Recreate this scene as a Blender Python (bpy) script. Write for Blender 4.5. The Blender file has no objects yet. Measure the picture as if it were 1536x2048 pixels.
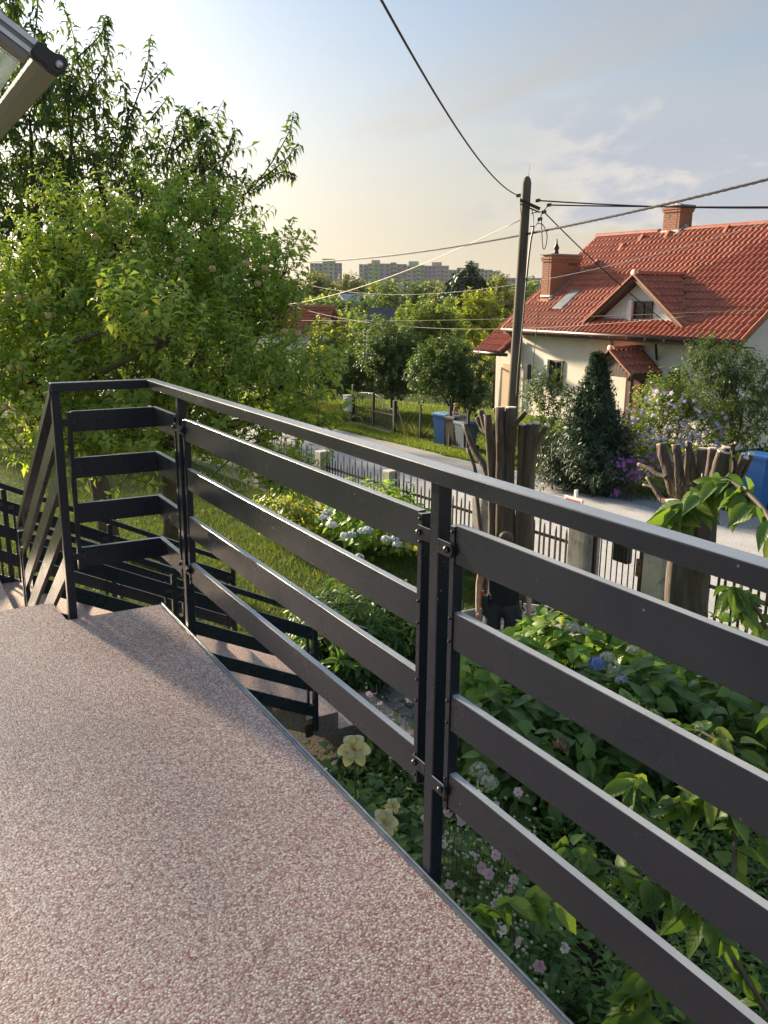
import bpy, bmesh, math, random
import numpy as np
from mathutils import Matrix, Vector, Euler, Quaternion
rnd = random.Random(7)
nr = np.random.default_rng(11)
S = bpy.context.scene
C = S.collection
rad = math.radians

# ---------------------------------------------------------------- camera
FPX = 1739.5
PITCH, ROLL, YAW = 0.24152, -0.009376, 0.53088
CAM = np.array([0.0, 0.0, 1.5])
G = -2.4                                     # garden ground level (terrace floor is z = 0)
def _rot(p, r, y):
    fw = np.array([math.sin(y)*math.cos(p), math.cos(y)*math.cos(p), -math.sin(p)])
    rt = np.array([math.cos(y), -math.sin(y), 0.0]); dn = np.cross(fw, rt)
    return np.array([math.cos(r)*rt+math.sin(r)*dn, -math.sin(r)*rt+math.cos(r)*dn, fw])
RM = _rot(PITCH, ROLL, YAW)
cam = bpy.data.cameras.new('camera'); camo = bpy.data.objects.new('camera', cam); C.objects.link(camo)
cam.sensor_fit = 'VERTICAL'; cam.sensor_height = 36.0; cam.lens = 36.0*FPX/2048
cam.clip_start = 0.05; cam.clip_end = 5000
_m = np.eye(4); _m[:3, 0] = RM[0]; _m[:3, 1] = -RM[1]; _m[:3, 2] = -RM[2]; _m[:3, 3] = CAM
camo.matrix_world = Matrix(_m.tolist()); S.camera = camo

# ---------------------------------------------------------------- light
SUN_AZ, SUN_EL = rad(-12.5), rad(17.0)        # azimuth from +Y toward +X
sund = np.array([math.sin(SUN_AZ)*math.cos(SUN_EL), math.cos(SUN_AZ)*math.cos(SUN_EL), math.sin(SUN_EL)])
sl = bpy.data.lights.new('sun', 'SUN'); sl.energy = 5.0; sl.angle = rad(4.0); sl.color = (1.0, 0.80, 0.55)
so = bpy.data.objects.new('sun', sl); C.objects.link(so)
so.rotation_euler = Vector((-sund).tolist()).to_track_quat('-Z', 'Y').to_euler()
W = bpy.data.worlds.new('World'); S.world = W; W.use_nodes = True
def world():
    nt = W.node_tree; N = nt.nodes; L = nt.links; N.clear()
    def n(t, **k):
        o = N.new(t)
        for a, b in k.items(): setattr(o, a, b)
        return o
    def math_(op, a, b=None, c=None, clamp=False):
        o = n('ShaderNodeMath', operation=op); o.use_clamp = clamp
        for i, x in enumerate((a, b, c)):
            if x is None: continue
            if isinstance(x, (int, float)): o.inputs[i].default_value = x
            else: L.new(x, o.inputs[i])
        return o.outputs[0]
    def mix(f, a, b):
        o = n('ShaderNodeMix', data_type='RGBA'); o.clamp_factor = True
        for s, x in ((0, f), (6, a), (7, b)):
            if isinstance(x, (int, float)): o.inputs[s].default_value = x
            elif isinstance(x, tuple): o.inputs[s].default_value = (*x, 1)
            else: L.new(x, o.inputs[s])
        return o.outputs[2]
    def sm(x, a, b):
        o = n('ShaderNodeMapRange', interpolation_type='SMOOTHSTEP'); L.new(x, o.inputs[0])
        o.inputs[1].default_value = a; o.inputs[2].default_value = b; return o.outputs[0]
    sky = n('ShaderNodeTexSky', sky_type='NISHITA'); sky.sun_disc = False
    sky.sun_elevation = SUN_EL; sky.sun_rotation = SUN_AZ
    sky.air_density = 1.0; sky.dust_density = 1.5; sky.ozone_density = 1.0; sky.altitude = 250
    tc = n('ShaderNodeTexCoord'); nm = n('ShaderNodeVectorMath', operation='NORMALIZE'); L.new(tc.outputs['Generated'], nm.inputs[0])
    sx = n('ShaderNodeSeparateXYZ'); L.new(nm.outputs[0], sx.inputs[0])
    dt = n('ShaderNodeVectorMath', operation='DOT_PRODUCT'); L.new(nm.outputs[0], dt.inputs[0]); dt.inputs[1].default_value = sund.tolist()
    ca = math_('MAXIMUM', dt.outputs['Value'], 0.0)
    zz = math_('MAXIMUM', sx.outputs['Z'], 0.0)
    den = math_('ADD', zz, 0.14)
    cx = math_('DIVIDE', sx.outputs['X'], den); cy = math_('DIVIDE', sx.outputs['Y'], den)
    cb = n('ShaderNodeCombineXYZ'); L.new(cx, cb.inputs[0]); L.new(cy, cb.inputs[1])
    def noise(vec, sc, det, rough, dist, rot=0, st=(1, 1, 1), off=(0, 0, 0)):
        mp = n('ShaderNodeMapping'); L.new(vec, mp.inputs[0]); mp.inputs['Rotation'].default_value = (0, 0, rot); mp.inputs['Scale'].default_value = st; mp.inputs['Location'].default_value = off
        o = n('ShaderNodeTexNoise'); L.new(mp.outputs[0], o.inputs['Vector'])
        o.inputs['Scale'].default_value = sc; o.inputs['Detail'].default_value = det; o.inputs['Roughness'].default_value = rough; o.inputs['Distortion'].default_value = dist
        return o.outputs[0]
    veil = noise(cb.outputs[0], 1.1, 5, 0.55, 0.5, rad(28), (1.0, 0.33, 1), (3.1, 1.2, 0))
    wisp = noise(cb.outputs[0], 2.6, 6, 0.6, 0.9, rad(20), (1.0, 0.28, 1), (0.4, 5.0, 0))
    vm = sm(veil, 0.30, 0.66)
    wm = sm(wisp, 0.42, 0.75)
    # low cumulus band near the horizon, away from the sun
    cm = n('ShaderNodeCombineXYZ'); L.new(sx.outputs['X'], cm.inputs[0]); L.new(sx.outputs['Y'], cm.inputs[1]); L.new(math_('MULTIPLY', sx.outputs['Z'], 2.2), cm.inputs[2])
    cum = noise(cm.outputs[0], 4.2, 7, 0.60, 0.25, 0, (1, 1, 1), (1.7, 0.3, 0.15))
    cb2 = math_('MULTIPLY', sm(cum, 0.40, 0.50), math_('MULTIPLY', sm(sx.outputs['Z'], 0.05, 0.09), sm(sx.outputs['Z'], 0.23, 0.15)))
    cb2 = math_('MULTIPLY', cb2, sm(ca, 0.70, 0.56))
    # the veil scatters sunlight forward: it is brightest around the sun
    g1 = math_('POWER', ca, 8.0); g2 = math_('POWER', ca, 60.0)
    vb = math_('ADD', math_('MULTIPLY', g1, 7.5), math_('ADD', 2.15, math_('MULTIPLY', g2, 30.0)))
    warm = mix(sm(sx.outputs['Z'], 0.0, 0.42), (1.0, 0.875, 0.68), (0.54, 0.68, 0.87))
    vc = n('ShaderNodeVectorMath', operation='SCALE'); L.new(warm, vc.inputs[0]); L.new(vb, vc.inputs['Scale'])
    blue = n('ShaderNodeVectorMath', operation='SCALE'); L.new(sky.outputs[0], blue.inputs[0]); blue.inputs['Scale'].default_value = 0.48
    hz = math_('MULTIPLY', sm(sx.outputs['Z'], 0.40, 0.02), 0.80)
    cover = math_('ADD', math_('MULTIPLY', vm, 0.62), math_('MULTIPLY', wm, 0.30))
    cover = math_('MAXIMUM', cover, hz)
    cover = math_('MAXIMUM', cover, sm(ca, 0.78, 0.99))
    base = mix(math_('ADD', cover, 0.10, clamp=True), blue.outputs[0], vc.outputs[0])
    cc = mix(sm(cum, 0.455, 0.54), (2.6, 2.45, 2.35), (1.55, 1.70, 2.02))
    base = mix(math_('MULTIPLY', cb2, 0.8), base, cc)
    bg = n('ShaderNodeBackground'); L.new(base, bg.inputs[0]); bg.inputs[1].default_value = 0.1
    out = n('ShaderNodeOutputWorld'); L.new(bg.outputs[0], out.inputs[0])
world()
S.view_settings.view_transform = 'Standard'; S.view_settings.look = 'None'
S.view_settings.exposure = 1.68; S.view_settings.gamma = 1.0; S.view_settings.use_curve_mapping = False
S.render.engine = 'CYCLES'; S.cycles.use_denoising = True
S.cycles.max_bounces = 8; S.cycles.transparent_max_bounces = 8; S.cycles.volume_bounces = 0

# ---------------------------------------------------------------- helpers: pixels of the photograph to points at a known depth
def ray(u, v):
    return RM.T @ np.array([(u-768)/FPX, (v-1024)/FPX, 1.0])
def atz(u, v, z=G):
    d = ray(u, v); return CAM+d*((z-CAM[2])/d[2])
def atx(u, v, x):
    d = ray(u, v); return CAM+d*((x-CAM[0])/d[0])
def aty(u, v, y):
    d = ray(u, v); return CAM+d*((y-CAM[1])/d[1])
def atd(u, v, d):
    return CAM+ray(u, v)*d
def pix(p):
    q = RM @ (np.array(p, float)-CAM); return 768+FPX*q[0]/q[2], 1024+FPX*q[1]/q[2], q[2]

# ---------------------------------------------------------------- helpers: meshes and objects
WM = {}
def _link(o, parent=None, M=None):
    C.objects.link(o)
    M = M if M is not None else Matrix.Identity(4)
    if parent is not None:
        o.parent = parent; o.matrix_parent_inverse = WM[parent.name].inverted()
    o.matrix_basis = M; WM[o.name] = M
    return o
def tag(o, label=None, cat=None, group=None, kind=None):
    if label: o['label'] = label
    if cat: o['category'] = cat
    if group: o['group'] = group
    if kind: o['kind'] = kind
    return o
def thing(name, label, cat, loc, group=None):
    o = bpy.data.objects.new(name, None); o.empty_display_size = 0.1
    _link(o, None, Matrix.Translation(Vector([float(a) for a in loc])))
    return tag(o, label, cat, group)
def inst(name, me, parent, M):
    return _link(bpy.data.objects.new(name, me), parent, M)
def npmesh(name, V, F, mat, tint=None, smooth=False):
    """V (n,3) array, F (m,k) array of equal-sized faces"""
    me = bpy.data.meshes.new(name); V = np.asarray(V, np.float32); F = np.asarray(F, np.int32); k = F.shape[1]
    me.vertices.add(len(V)); me.vertices.foreach_set('co', V.ravel())
    me.loops.add(F.size); me.loops.foreach_set('vertex_index', F.ravel())
    me.polygons.add(len(F)); me.polygons.foreach_set('loop_start', np.arange(0, F.size, k, dtype=np.int32))
    if smooth: me.polygons.foreach_set('use_smooth', np.ones(len(F), bool))
    if tint is not None:
        a = me.attributes.new('tint', 'FLOAT', 'FACE'); a.data.foreach_set('value', np.asarray(tint, np.float32))
    me.update(calc_edges=True)
    if mat: me.materials.append(mat)
    return me
def _v(p): return Vector([float(a) for a in p])
class MB:
    def __init__(s): s.v = []; s.f = []
    def add(s, V, F):
        o = len(s.v); s.v += [tuple(float(a) for a in p) for p in V]; s.f += [tuple(i+o for i in f) for f in F]; return s
    def obox(s, c, ax, h, ch=0.0):
        c = _v(c); ax = [_v(a).normalized() for a in ax]
        if ch <= 0:
            V = []
            for i in (-1, 1):
                for j in (-1, 1):
                    for k in (-1, 1): V.append(c+ax[0]*h[0]*i+ax[1]*h[1]*j+ax[2]*h[2]*k)
            F = [(0, 1, 3, 2), (4, 6, 7, 5), (0, 4, 5, 1), (2, 3, 7, 6), (0, 2, 6, 4), (1, 5, 7, 3)]
            if ax[0].cross(ax[1]).dot(ax[2]) < 0: F = [f[::-1] for f in F]
            return s.add(V, F)
        ch = min(ch, 0.45*min(h)); V = []; idx = {}
        for i in (-1, 1):
            for j in (-1, 1):
                for k in (-1, 1):
                    for a in range(3):
                        q = [h[0]*i, h[1]*j, h[2]*k]
                        for b in range(3):
                            if b != a: q[b] -= ch*(1 if q[b] > 0 else -1)
                        idx[(i, j, k, a)] = len(V); V.append(c+ax[0]*q[0]+ax[1]*q[1]+ax[2]*q[2])
        F = []
        for a in range(3):
            b, d = (a+1) % 3, (a+2) % 3
            for sg in (-1, 1):
                loop = []
                for (p, q) in ((-1, -1), (1, -1), (1, 1), (-1, 1)):
                    k = [0, 0, 0]; k[a] = sg; k[b] = p; k[d] = q; loop.append(idx[(*k, a)])
                F.append(tuple(loop))
            for p in (-1, 1):
                for q in (-1, 1):
                    k0 = [0, 0, 0]; k1 = [0, 0, 0]; k0[a] = -1; k1[a] = 1
                    for k in (k0, k1): k[b] = p; k[d] = q
                    F.append((idx[(*k0, b)], idx[(*k1, b)], idx[(*k1, d)], idx[(*k0, d)]))
        for i in (-1, 1):
            for j in (-1, 1):
                for k in (-1, 1): F.append((idx[(i, j, k, 0)], idx[(i, j, k, 1)], idx[(i, j, k, 2)]))
        return s.add(V, F)
    def box(s, x0, x1, y0, y1, z0, z1, ch=0.0):
        return s.obox(((x0+x1)/2, (y0+y1)/2, (z0+z1)/2), ((1, 0, 0), (0, 1, 0), (0, 0, 1)), (abs(x1-x0)/2, abs(y1-y0)/2, abs(z1-z0)/2), ch)
    def bar(s, p, q, w, h, up=(0, 0, 1), ch=0.0):
        p, q = _v(p), _v(q); d = q-p; L = d.length; d.normalize(); u = _v(up)
        sd = d.cross(u)
        if sd.length < 1e-5: sd = d.cross(Vector((1, 0, 0)))
        sd.normalize(); u = sd.cross(d)
        return s.obox((p+q)/2, (d, sd, u), (L/2, w/2, h/2), ch)
    def tube(s, pts, r, n=8, cap=True):
        P = [_v(p) for p in pts]; R = r if hasattr(r, '__len__') else [r]*len(P)
        V = []; F = []; prev = None
        for i, p in enumerate(P):
            d = (P[min(i+1, len(P)-1)]-P[max(i-1, 0)])
            d = d.normalized() if d.length > 1e-9 else Vector((0, 0, 1))
            a = (prev-d*prev.dot(d)) if prev is not None else d.orthogonal()
            if a.length < 1e-6: a = d.orthogonal()
            a.normalize(); prev = a; b = d.cross(a)
            for k in range(n):
                t = 2*math.pi*k/n; V.append(p+(a*math.cos(t)+b*math.sin(t))*R[i])
        for i in range(len(P)-1):
            for k in range(n):
                F.append((i*n+k, i*n+(k+1) % n, (i+1)*n+(k+1) % n, (i+1)*n+k))
        if cap: F.append(tuple(range(n))[::-1]); F.append(tuple((len(P)-1)*n+k for k in range(n)))
        return s.add(V, F)
    def prism(s, poly, vec):
        n = len(poly); V = [_v(p) for p in poly]+[_v(p)+_v(vec) for p in poly]
        F = [tuple(range(n))[::-1], tuple(range(n, 2*n))]+[(i, (i+1) % n, n+(i+1) % n, n+i) for i in range(n)]
        return s.add(V, F)
    def lathe(s, prof, c, n=16, axis='z'):
        V = []; F = []; c = _v(c)
        for r, z in prof:
            for k in range(n):
                t = 2*math.pi*k/n; a, b = r*math.cos(t), r*math.sin(t)
                V.append(c+(Vector((a, b, z)) if axis == 'z' else Vector((z, a, b)) if axis == 'x' else Vector((a, z, b))))
        for i in range(len(prof)-1):
            for k in range(n): F.append((i*n+k, i*n+(k+1) % n, (i+1)*n+(k+1) % n, (i+1)*n+k))
        F.append(tuple(range(n))[::-1]); F.append(tuple((len(prof)-1)*n+k for k in range(n)))
        return s.add(V, F)
    def mesh(s, name, mat, smooth=False):
        me = bpy.data.meshes.new(name); me.from_pydata(s.v, [], s.f); me.update()
        bm = bmesh.new(); bm.from_mesh(me); bmesh.ops.recalc_face_normals(bm, faces=bm.faces); bm.to_mesh(me); bm.free()
        if smooth: me.polygons.foreach_set('use_smooth', [True]*len(me.polygons))
        if mat: me.materials.append(mat)
        return me
    def build(s, name, mat, parent=None, smooth=False, M=None):
        return _link(bpy.data.objects.new(name, s.mesh(name, mat, smooth)), parent, M)

# ---------------------------------------------------------------- helpers: materials
def mat(name, c1, c2=None, rough=0.6, metal=0.0, scale=6.0, detail=6.0, bump=0.0, bscale=None, spec=0.5, stretch=(1, 1, 1), lo=0.35, hi=0.65, coat=0.0, bdist=0.02, c3=None, c3lo=0.6, c3hi=0.7, c3scale=3.0, rvar=0.0):
    m = bpy.data.materials.new(name); m.use_nodes = True; nt = m.node_tree; N = nt.nodes; L = nt.links
    b = N['Principled BSDF']; b.inputs['Roughness'].default_value = rough; b.inputs['Metallic'].default_value = metal
    b.inputs['Specular IOR Level'].default_value = spec; b.inputs['Coat Weight'].default_value = coat
    tc = N.new('ShaderNodeTexCoord'); mp = N.new('ShaderNodeMapping'); L.new(tc.outputs['Object'], mp.inputs[0]); mp.inputs['Scale'].default_value = stretch
    def noise(sc, det=detail):
        t = N.new('ShaderNodeTexNoise'); L.new(mp.outputs[0], t.inputs['Vector']); t.inputs['Scale'].default_value = sc; t.inputs['Detail'].default_value = det; t.inputs['Roughness'].default_value = 0.6; return t.outputs[0]
    def ramp(x, a, bb):
        r = N.new('ShaderNodeMapRange'); L.new(x, r.inputs[0]); r.inputs[1].default_value = a; r.inputs[2].default_value = bb; r.inputs[3].default_value = 0; r.inputs[4].default_value = 1; return r.outputs[0]
    if c2 is None: b.inputs['Base Color'].default_value = (*c1, 1)
    else:
        mx = N.new('ShaderNodeMix'); mx.data_type = 'RGBA'; L.new(ramp(noise(scale), lo, hi), mx.inputs[0]); mx.inputs[6].default_value = (*c1, 1); mx.inputs[7].default_value = (*c2, 1)
        o = mx.outputs[2]
        if c3 is not None:
            m2 = N.new('ShaderNodeMix'); m2.data_type = 'RGBA'; L.new(ramp(noise(c3scale), c3lo, c3hi), m2.inputs[0]); L.new(o, m2.inputs[6]); m2.inputs[7].default_value = (*c3, 1); o = m2.outputs[2]
        L.new(o, b.inputs['Base Color'])
    if bump > 0:
        bp = N.new('ShaderNodeBump'); bp.inputs['Strength'].default_value = bump; bp.inputs['Distance'].default_value = bdist; L.new(noise(bscale or scale*3), bp.inputs['Height']); L.new(bp.outputs[0], b.inputs['Normal'])
    if rvar > 0:
        r = N.new('ShaderNodeMapRange'); L.new(noise(scale*0.7), r.inputs[0]); r.inputs[1].default_value = 0.3; r.inputs[2].default_value = 0.7; r.inputs[3].default_value = max(0.02, rough-rvar); r.inputs[4].default_value = min(1, rough+rvar); L.new(r.outputs[0], b.inputs['Roughness'])
    return m
def leafmat(name, ca, cb, cc=None, trans=0.45, rough=0.5, attr=True, tcol=None, spec=0.35, veins=False):
    """leaf colour varies leaf by leaf (face attribute or object random); light passes through the blade"""
    m = bpy.data.materials.new(name); m.use_nodes = True; nt = m.node_tree; N = nt.nodes; L = nt.links
    b = N['Principled BSDF']; b.inputs['Roughness'].default_value = rough; b.inputs['Specular IOR Level'].default_value = spec
    if attr:
        a = N.new('ShaderNodeAttribute'); a.attribute_name = 'tint'; t = a.outputs['Fac']
    else:
        a = N.new('ShaderNodeObjectInfo'); t = a.outputs['Random']
    r = N.new('ShaderNodeValToRGB'); L.new(t, r.inputs[0]); e = r.color_ramp.elements
    e[0].color = (*ca, 1); e[1].color = (*cb, 1); e[0].position = 0.1; e[1].position = 0.85
    if cc: q = e.new(0.97); q.color = (*cc, 1)
    L.new(r.outputs[0], b.inputs['Base Color'])
    if not attr and veins:                        # midrib, side veins and a few brown specks on single leaves
        tc = N.new('ShaderNodeTexCoord'); sx = N.new('ShaderNodeSeparateXYZ'); L.new(tc.outputs['Object'], sx.inputs[0])
        def M_(op, x, y=None):
            o = N.new('ShaderNodeMath'); o.operation = op
            for i, q in enumerate((x, y)):
                if q is None: continue
                if isinstance(q, (int, float)): o.inputs[i].default_value = q
                else: L.new(q, o.inputs[i])
            return o.outputs[0]
        ax = M_('ABSOLUTE', sx.outputs['X']); w = M_('SINE', M_('MULTIPLY', M_('SUBTRACT', sx.outputs['Y'], M_('MULTIPLY', ax, 0.9)), 46.0))
        vn = M_('MULTIPLY', M_('GREATER_THAN', w, 0.82), 0.35); rib = M_('MULTIPLY', M_('LESS_THAN', ax, 0.014), 0.6); fac = M_('MAXIMUM', vn, rib)
        mv = N.new('ShaderNodeMix'); mv.data_type = 'RGBA'; mv.blend_type = 'SCREEN'; L.new(fac, mv.inputs[0]); L.new(r.outputs[0], mv.inputs[6]); mv.inputs[7].default_value = (0.16, 0.18, 0.09, 1)
        nz = N.new('ShaderNodeTexNoise'); L.new(tc.outputs['Object'], nz.inputs[0]); nz.inputs['Scale'].default_value = 7; L.new(a.outputs['Random'], nz.inputs['W']) if False else None
        sp = N.new('ShaderNodeMapRange'); L.new(nz.outputs[0], sp.inputs[0]); sp.inputs[1].default_value = 0.66; sp.inputs[2].default_value = 0.72; sp.inputs[4].default_value = 0.7
        md = N.new('ShaderNodeMix'); md.data_type = 'RGBA'; L.new(sp.outputs[0], md.inputs[0]); L.new(mv.outputs[2], md.inputs[6]); md.inputs[7].default_value = (0.11, 0.075, 0.03, 1); L.new(md.outputs[2], b.inputs['Base Color'])
        bp = N.new('ShaderNodeBump'); bp.inputs['Strength'].default_value = 0.10; bp.inputs['Distance'].default_value = 0.01; L.new(w, bp.inputs['Height']); L.new(bp.outputs[0], b.inputs['Normal'])
    tr = N.new('ShaderNodeBsdfTranslucent')
    hs = N.new('ShaderNodeMix'); hs.data_type = 'RGBA'; hs.blend_type = 'MULTIPLY'; hs.inputs[0].default_value = 1; L.new(r.outputs[0], hs.inputs[6]); hs.inputs[7].default_value = (*(tcol or (1.9, 1.75, 0.75)), 1)
    L.new(hs.outputs[2], tr.inputs[0])
    mx = N.new('ShaderNodeMixShader'); mx.inputs[0].default_value = trans
    L.new(b.outputs[0], mx.inputs[1]); L.new(tr.outputs[0], mx.inputs[2]); L.new(mx.outputs[0], N['Material Output'].inputs[0])
    return m

# ---------------------------------------------------------------- materials
def pebble_mat(name, cols, scale=160.0, rough=0.55, bump=0.5, seed=0.0, dark=0.0):
    m = bpy.data.materials.new(name); m.use_nodes = True; nt = m.node_tree; N = nt.nodes; L = nt.links
    b = N['Principled BSDF']; b.inputs['Roughness'].default_value = rough; b.inputs['Specular IOR Level'].default_value = 0.45
    tc = N.new('ShaderNodeTexCoord'); mp = N.new('ShaderNodeMapping'); L.new(tc.outputs['Object'], mp.inputs[0]); mp.inputs['Location'].default_value = (seed, seed*0.7, 0)
    nz = N.new('ShaderNodeTexNoise'); L.new(mp.outputs[0], nz.inputs[0]); nz.inputs['Scale'].default_value = scale*0.5
    add = N.new('ShaderNodeMix'); add.data_type = 'VECTOR'; add.inputs[0].default_value = 0.0035; L.new(mp.outputs[0], add.inputs[4]); L.new(nz.outputs['Color'], add.inputs[5])
    v = N.new('ShaderNodeTexVoronoi'); L.new(add.outputs[1], v.inputs['Vector']); v.inputs['Scale'].default_value = scale
    sp = N.new('ShaderNodeSeparateColor'); L.new(v.outputs['Color'], sp.inputs[0])
    r = N.new('ShaderNodeValToRGB'); L.new(sp.outputs[0], r.inputs[0]); r.color_ramp.interpolation = 'CONSTANT'; e = r.color_ramp.elements
    e[0].position = 0; e[0].color = (*cols[0], 1); e[1].position = 1/len(cols); e[1].color = (*cols[1], 1)
    for i, c in enumerate(cols[2:], 2): q = e.new(i/len(cols)); q.color = (*c, 1)
    big = N.new('ShaderNodeTexNoise'); L.new(mp.outputs[0], big.inputs[0]); big.inputs['Scale'].default_value = 1.3; big.inputs['Detail'].default_value = 3
    mr = N.new('ShaderNodeMapRange'); L.new(big.outputs[0], mr.inputs[0]); mr.inputs[1].default_value = 0.3; mr.inputs[2].default_value = 0.7; mr.inputs[3].default_value = 0.86; mr.inputs[4].default_value = 1.12
    edge = N.new('ShaderNodeMapRange'); L.new(v.outputs['Distance'], edge.inputs[0]); edge.inputs[1].default_value = 0.35; edge.inputs[2].default_value = 0.72; edge.inputs[3].default_value = 1.0; edge.inputs[4].default_value = 0.55
    mm = N.new('ShaderNodeMath'); mm.operation = 'MULTIPLY'; L.new(mr.outputs[0], mm.inputs[0]); L.new(edge.outputs[0], mm.inputs[1])
    sc = N.new('ShaderNodeVectorMath'); sc.operation = 'SCALE'; L.new(r.outputs[0], sc.inputs[0]); L.new(mm.outputs[0], sc.inputs['Scale']); L.new(sc.outputs[0], b.inputs['Base Color'])
    bp = N.new('ShaderNodeBump'); bp.inputs['Strength'].default_value = bump; bp.inputs['Distance'].default_value = 0.003; bp.invert = True; L.new(v.outputs['Distance'], bp.inputs['Height']); L.new(bp.outputs[0], b.inputs['Normal'])
    return m
PEB = [tuple(min(0.9, k*1.28) for k in c) for c in [(0.34, 0.165, 0.15), (0.52, 0.38, 0.335), (0.60, 0.485, 0.415), (0.43, 0.265, 0.235), (0.68, 0.60, 0.53), (0.52, 0.355, 0.31), (0.38, 0.25, 0.21), (0.58, 0.44, 0.38)]]
M_peb = pebble_mat('terrace_stone_carpet', PEB)
M_step = pebble_mat('step_stone_carpet', PEB, seed=3.3)
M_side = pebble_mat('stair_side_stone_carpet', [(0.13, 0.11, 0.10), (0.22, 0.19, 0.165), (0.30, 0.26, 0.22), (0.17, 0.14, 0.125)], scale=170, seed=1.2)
def metal_mat():
    m = mat('anthracite_powder_coat', (0.010, 0.017, 0.028), (0.013, 0.020, 0.032), rough=0.27, scale=2.5, spec=0.5, rvar=0.06)
    nt = m.node_tree; N = nt.nodes; L = nt.links; b = N['Principled BSDF']; b.inputs['IOR'].default_value = 1.5
    tc = N.new('ShaderNodeTexCoord'); v = N.new('ShaderNodeTexVoronoi'); L.new(tc.outputs['Object'], v.inputs['Vector']); v.inputs['Scale'].default_value = 34
    nz = N.new('ShaderNodeTexNoise'); L.new(tc.outputs['Object'], nz.inputs['Vector']); nz.inputs['Scale'].default_value = 5; nz.inputs['Detail'].default_value = 3
    sp = N.new('ShaderNodeSeparateColor'); L.new(v.outputs['Color'], sp.inputs[0])
    a = N.new('ShaderNodeMath'); a.operation = 'LESS_THAN'; L.new(v.outputs['Distance'], a.inputs[0]); a.inputs[1].default_value = 0.075
    g = N.new('ShaderNodeMath'); g.operation = 'GREATER_THAN'; L.new(sp.outputs[1], g.inputs[0]); g.inputs[1].default_value = 0.80
    k = N.new('ShaderNodeMapRange'); L.new(nz.outputs[0], k.inputs[0]); k.inputs[1].default_value = 0.45; k.inputs[2].default_value = 0.7
    p = N.new('ShaderNodeMath'); p.operation = 'MULTIPLY'; L.new(a.outputs[0], p.inputs[0]); L.new(g.outputs[0], p.inputs[1])
    p2 = N.new('ShaderNodeMath'); p2.operation = 'MULTIPLY'; L.new(p.outputs[0], p2.inputs[0]); L.new(k.outputs[0], p2.inputs[1])
    src = b.inputs['Base Color'].links[0].from_socket
    film = N.new('ShaderNodeMapRange'); L.new(nz.outputs[0], film.inputs[0]); film.inputs[1].default_value = 0.35; film.inputs[2].default_value = 0.8; film.inputs[3].default_value = 0.0; film.inputs[4].default_value = 0.03
    mx0 = N.new('ShaderNodeMix'); mx0.data_type = 'RGBA'; L.new(film.outputs[0], mx0.inputs[0]); L.new(src, mx0.inputs[6]); mx0.inputs[7].default_value = (0.16, 0.12, 0.09, 1)
    mx = N.new('ShaderNodeMix'); mx.data_type = 'RGBA'; L.new(p2.outputs[0], mx.inputs[0]); L.new(mx0.outputs[2], mx.inputs[6]); mx.inputs[7].default_value = (0.36, 0.33, 0.28, 1)
    ge = N.new('ShaderNodeNewGeometry'); sz_ = N.new('ShaderNodeSeparateXYZ'); L.new(ge.outputs['Normal'], sz_.inputs[0])      # pale sky sheen painted into the colour of every upward face
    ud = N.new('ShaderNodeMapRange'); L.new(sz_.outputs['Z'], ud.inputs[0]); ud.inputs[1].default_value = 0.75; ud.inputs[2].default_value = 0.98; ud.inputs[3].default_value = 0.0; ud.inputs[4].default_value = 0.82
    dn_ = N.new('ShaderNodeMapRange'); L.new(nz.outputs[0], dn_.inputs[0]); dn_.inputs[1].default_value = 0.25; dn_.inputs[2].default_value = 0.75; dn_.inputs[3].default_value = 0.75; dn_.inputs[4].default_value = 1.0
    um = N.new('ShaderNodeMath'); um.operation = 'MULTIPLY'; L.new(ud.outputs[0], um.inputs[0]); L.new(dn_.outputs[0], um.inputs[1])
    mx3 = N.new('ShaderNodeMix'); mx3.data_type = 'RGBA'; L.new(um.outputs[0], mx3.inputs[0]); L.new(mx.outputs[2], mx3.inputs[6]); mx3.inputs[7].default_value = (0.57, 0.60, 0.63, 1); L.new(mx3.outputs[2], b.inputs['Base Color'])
    return m
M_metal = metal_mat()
M_steel = mat('zinc_steel', (0.16, 0.15, 0.14), (0.09, 0.085, 0.08), rough=0.34, metal=1.0, scale=60)
M_black = mat('black_steel', (0.012, 0.012, 0.013), (0.03, 0.022, 0.018), rough=0.5, scale=9, c3=(0.09, 0.04, 0.02), c3lo=0.66, c3hi=0.74, c3scale=6)
M_trim = mat('grey_edge_trim', (0.16, 0.18, 0.20), (0.24, 0.26, 0.28), rough=0.35, metal=0.6, scale=14)
M_alu = mat('silver_aluminium', (0.50, 0.51, 0.52), (0.58, 0.58, 0.58), rough=0.33, metal=0.85, scale=9, stretch=(1, 0.1, 1))
M_brownalu = mat('grey_brown_profile', (0.20, 0.192, 0.190), (0.215, 0.206, 0.203), rough=0.38, metal=0.35, scale=3)
M_cap = mat('charcoal_plastic', (0.022, 0.023, 0.027), (0.03, 0.03, 0.034), rough=0.42, scale=60, bump=0.05)
M_plaster = mat('cream_plaster', (0.78, 0.73, 0.63), (0.84, 0.79, 0.69), rough=0.9, scale=2.2, bump=0.12, bscale=90, bdist=0.004)
M_wallwhite = mat('white_plaster', (0.80, 0.79, 0.77), (0.86, 0.85, 0.83), rough=0.9, scale=1.6, bump=0.12, bscale=90, bdist=0.004)
M_concrete = mat('weathered_concrete', (0.34, 0.32, 0.28), (0.50, 0.48, 0.43), rough=0.92, scale=5, bump=0.5, bscale=26, bdist=0.012, c3=(0.16, 0.15, 0.12), c3lo=0.58, c3hi=0.68, c3scale=7)
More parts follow.
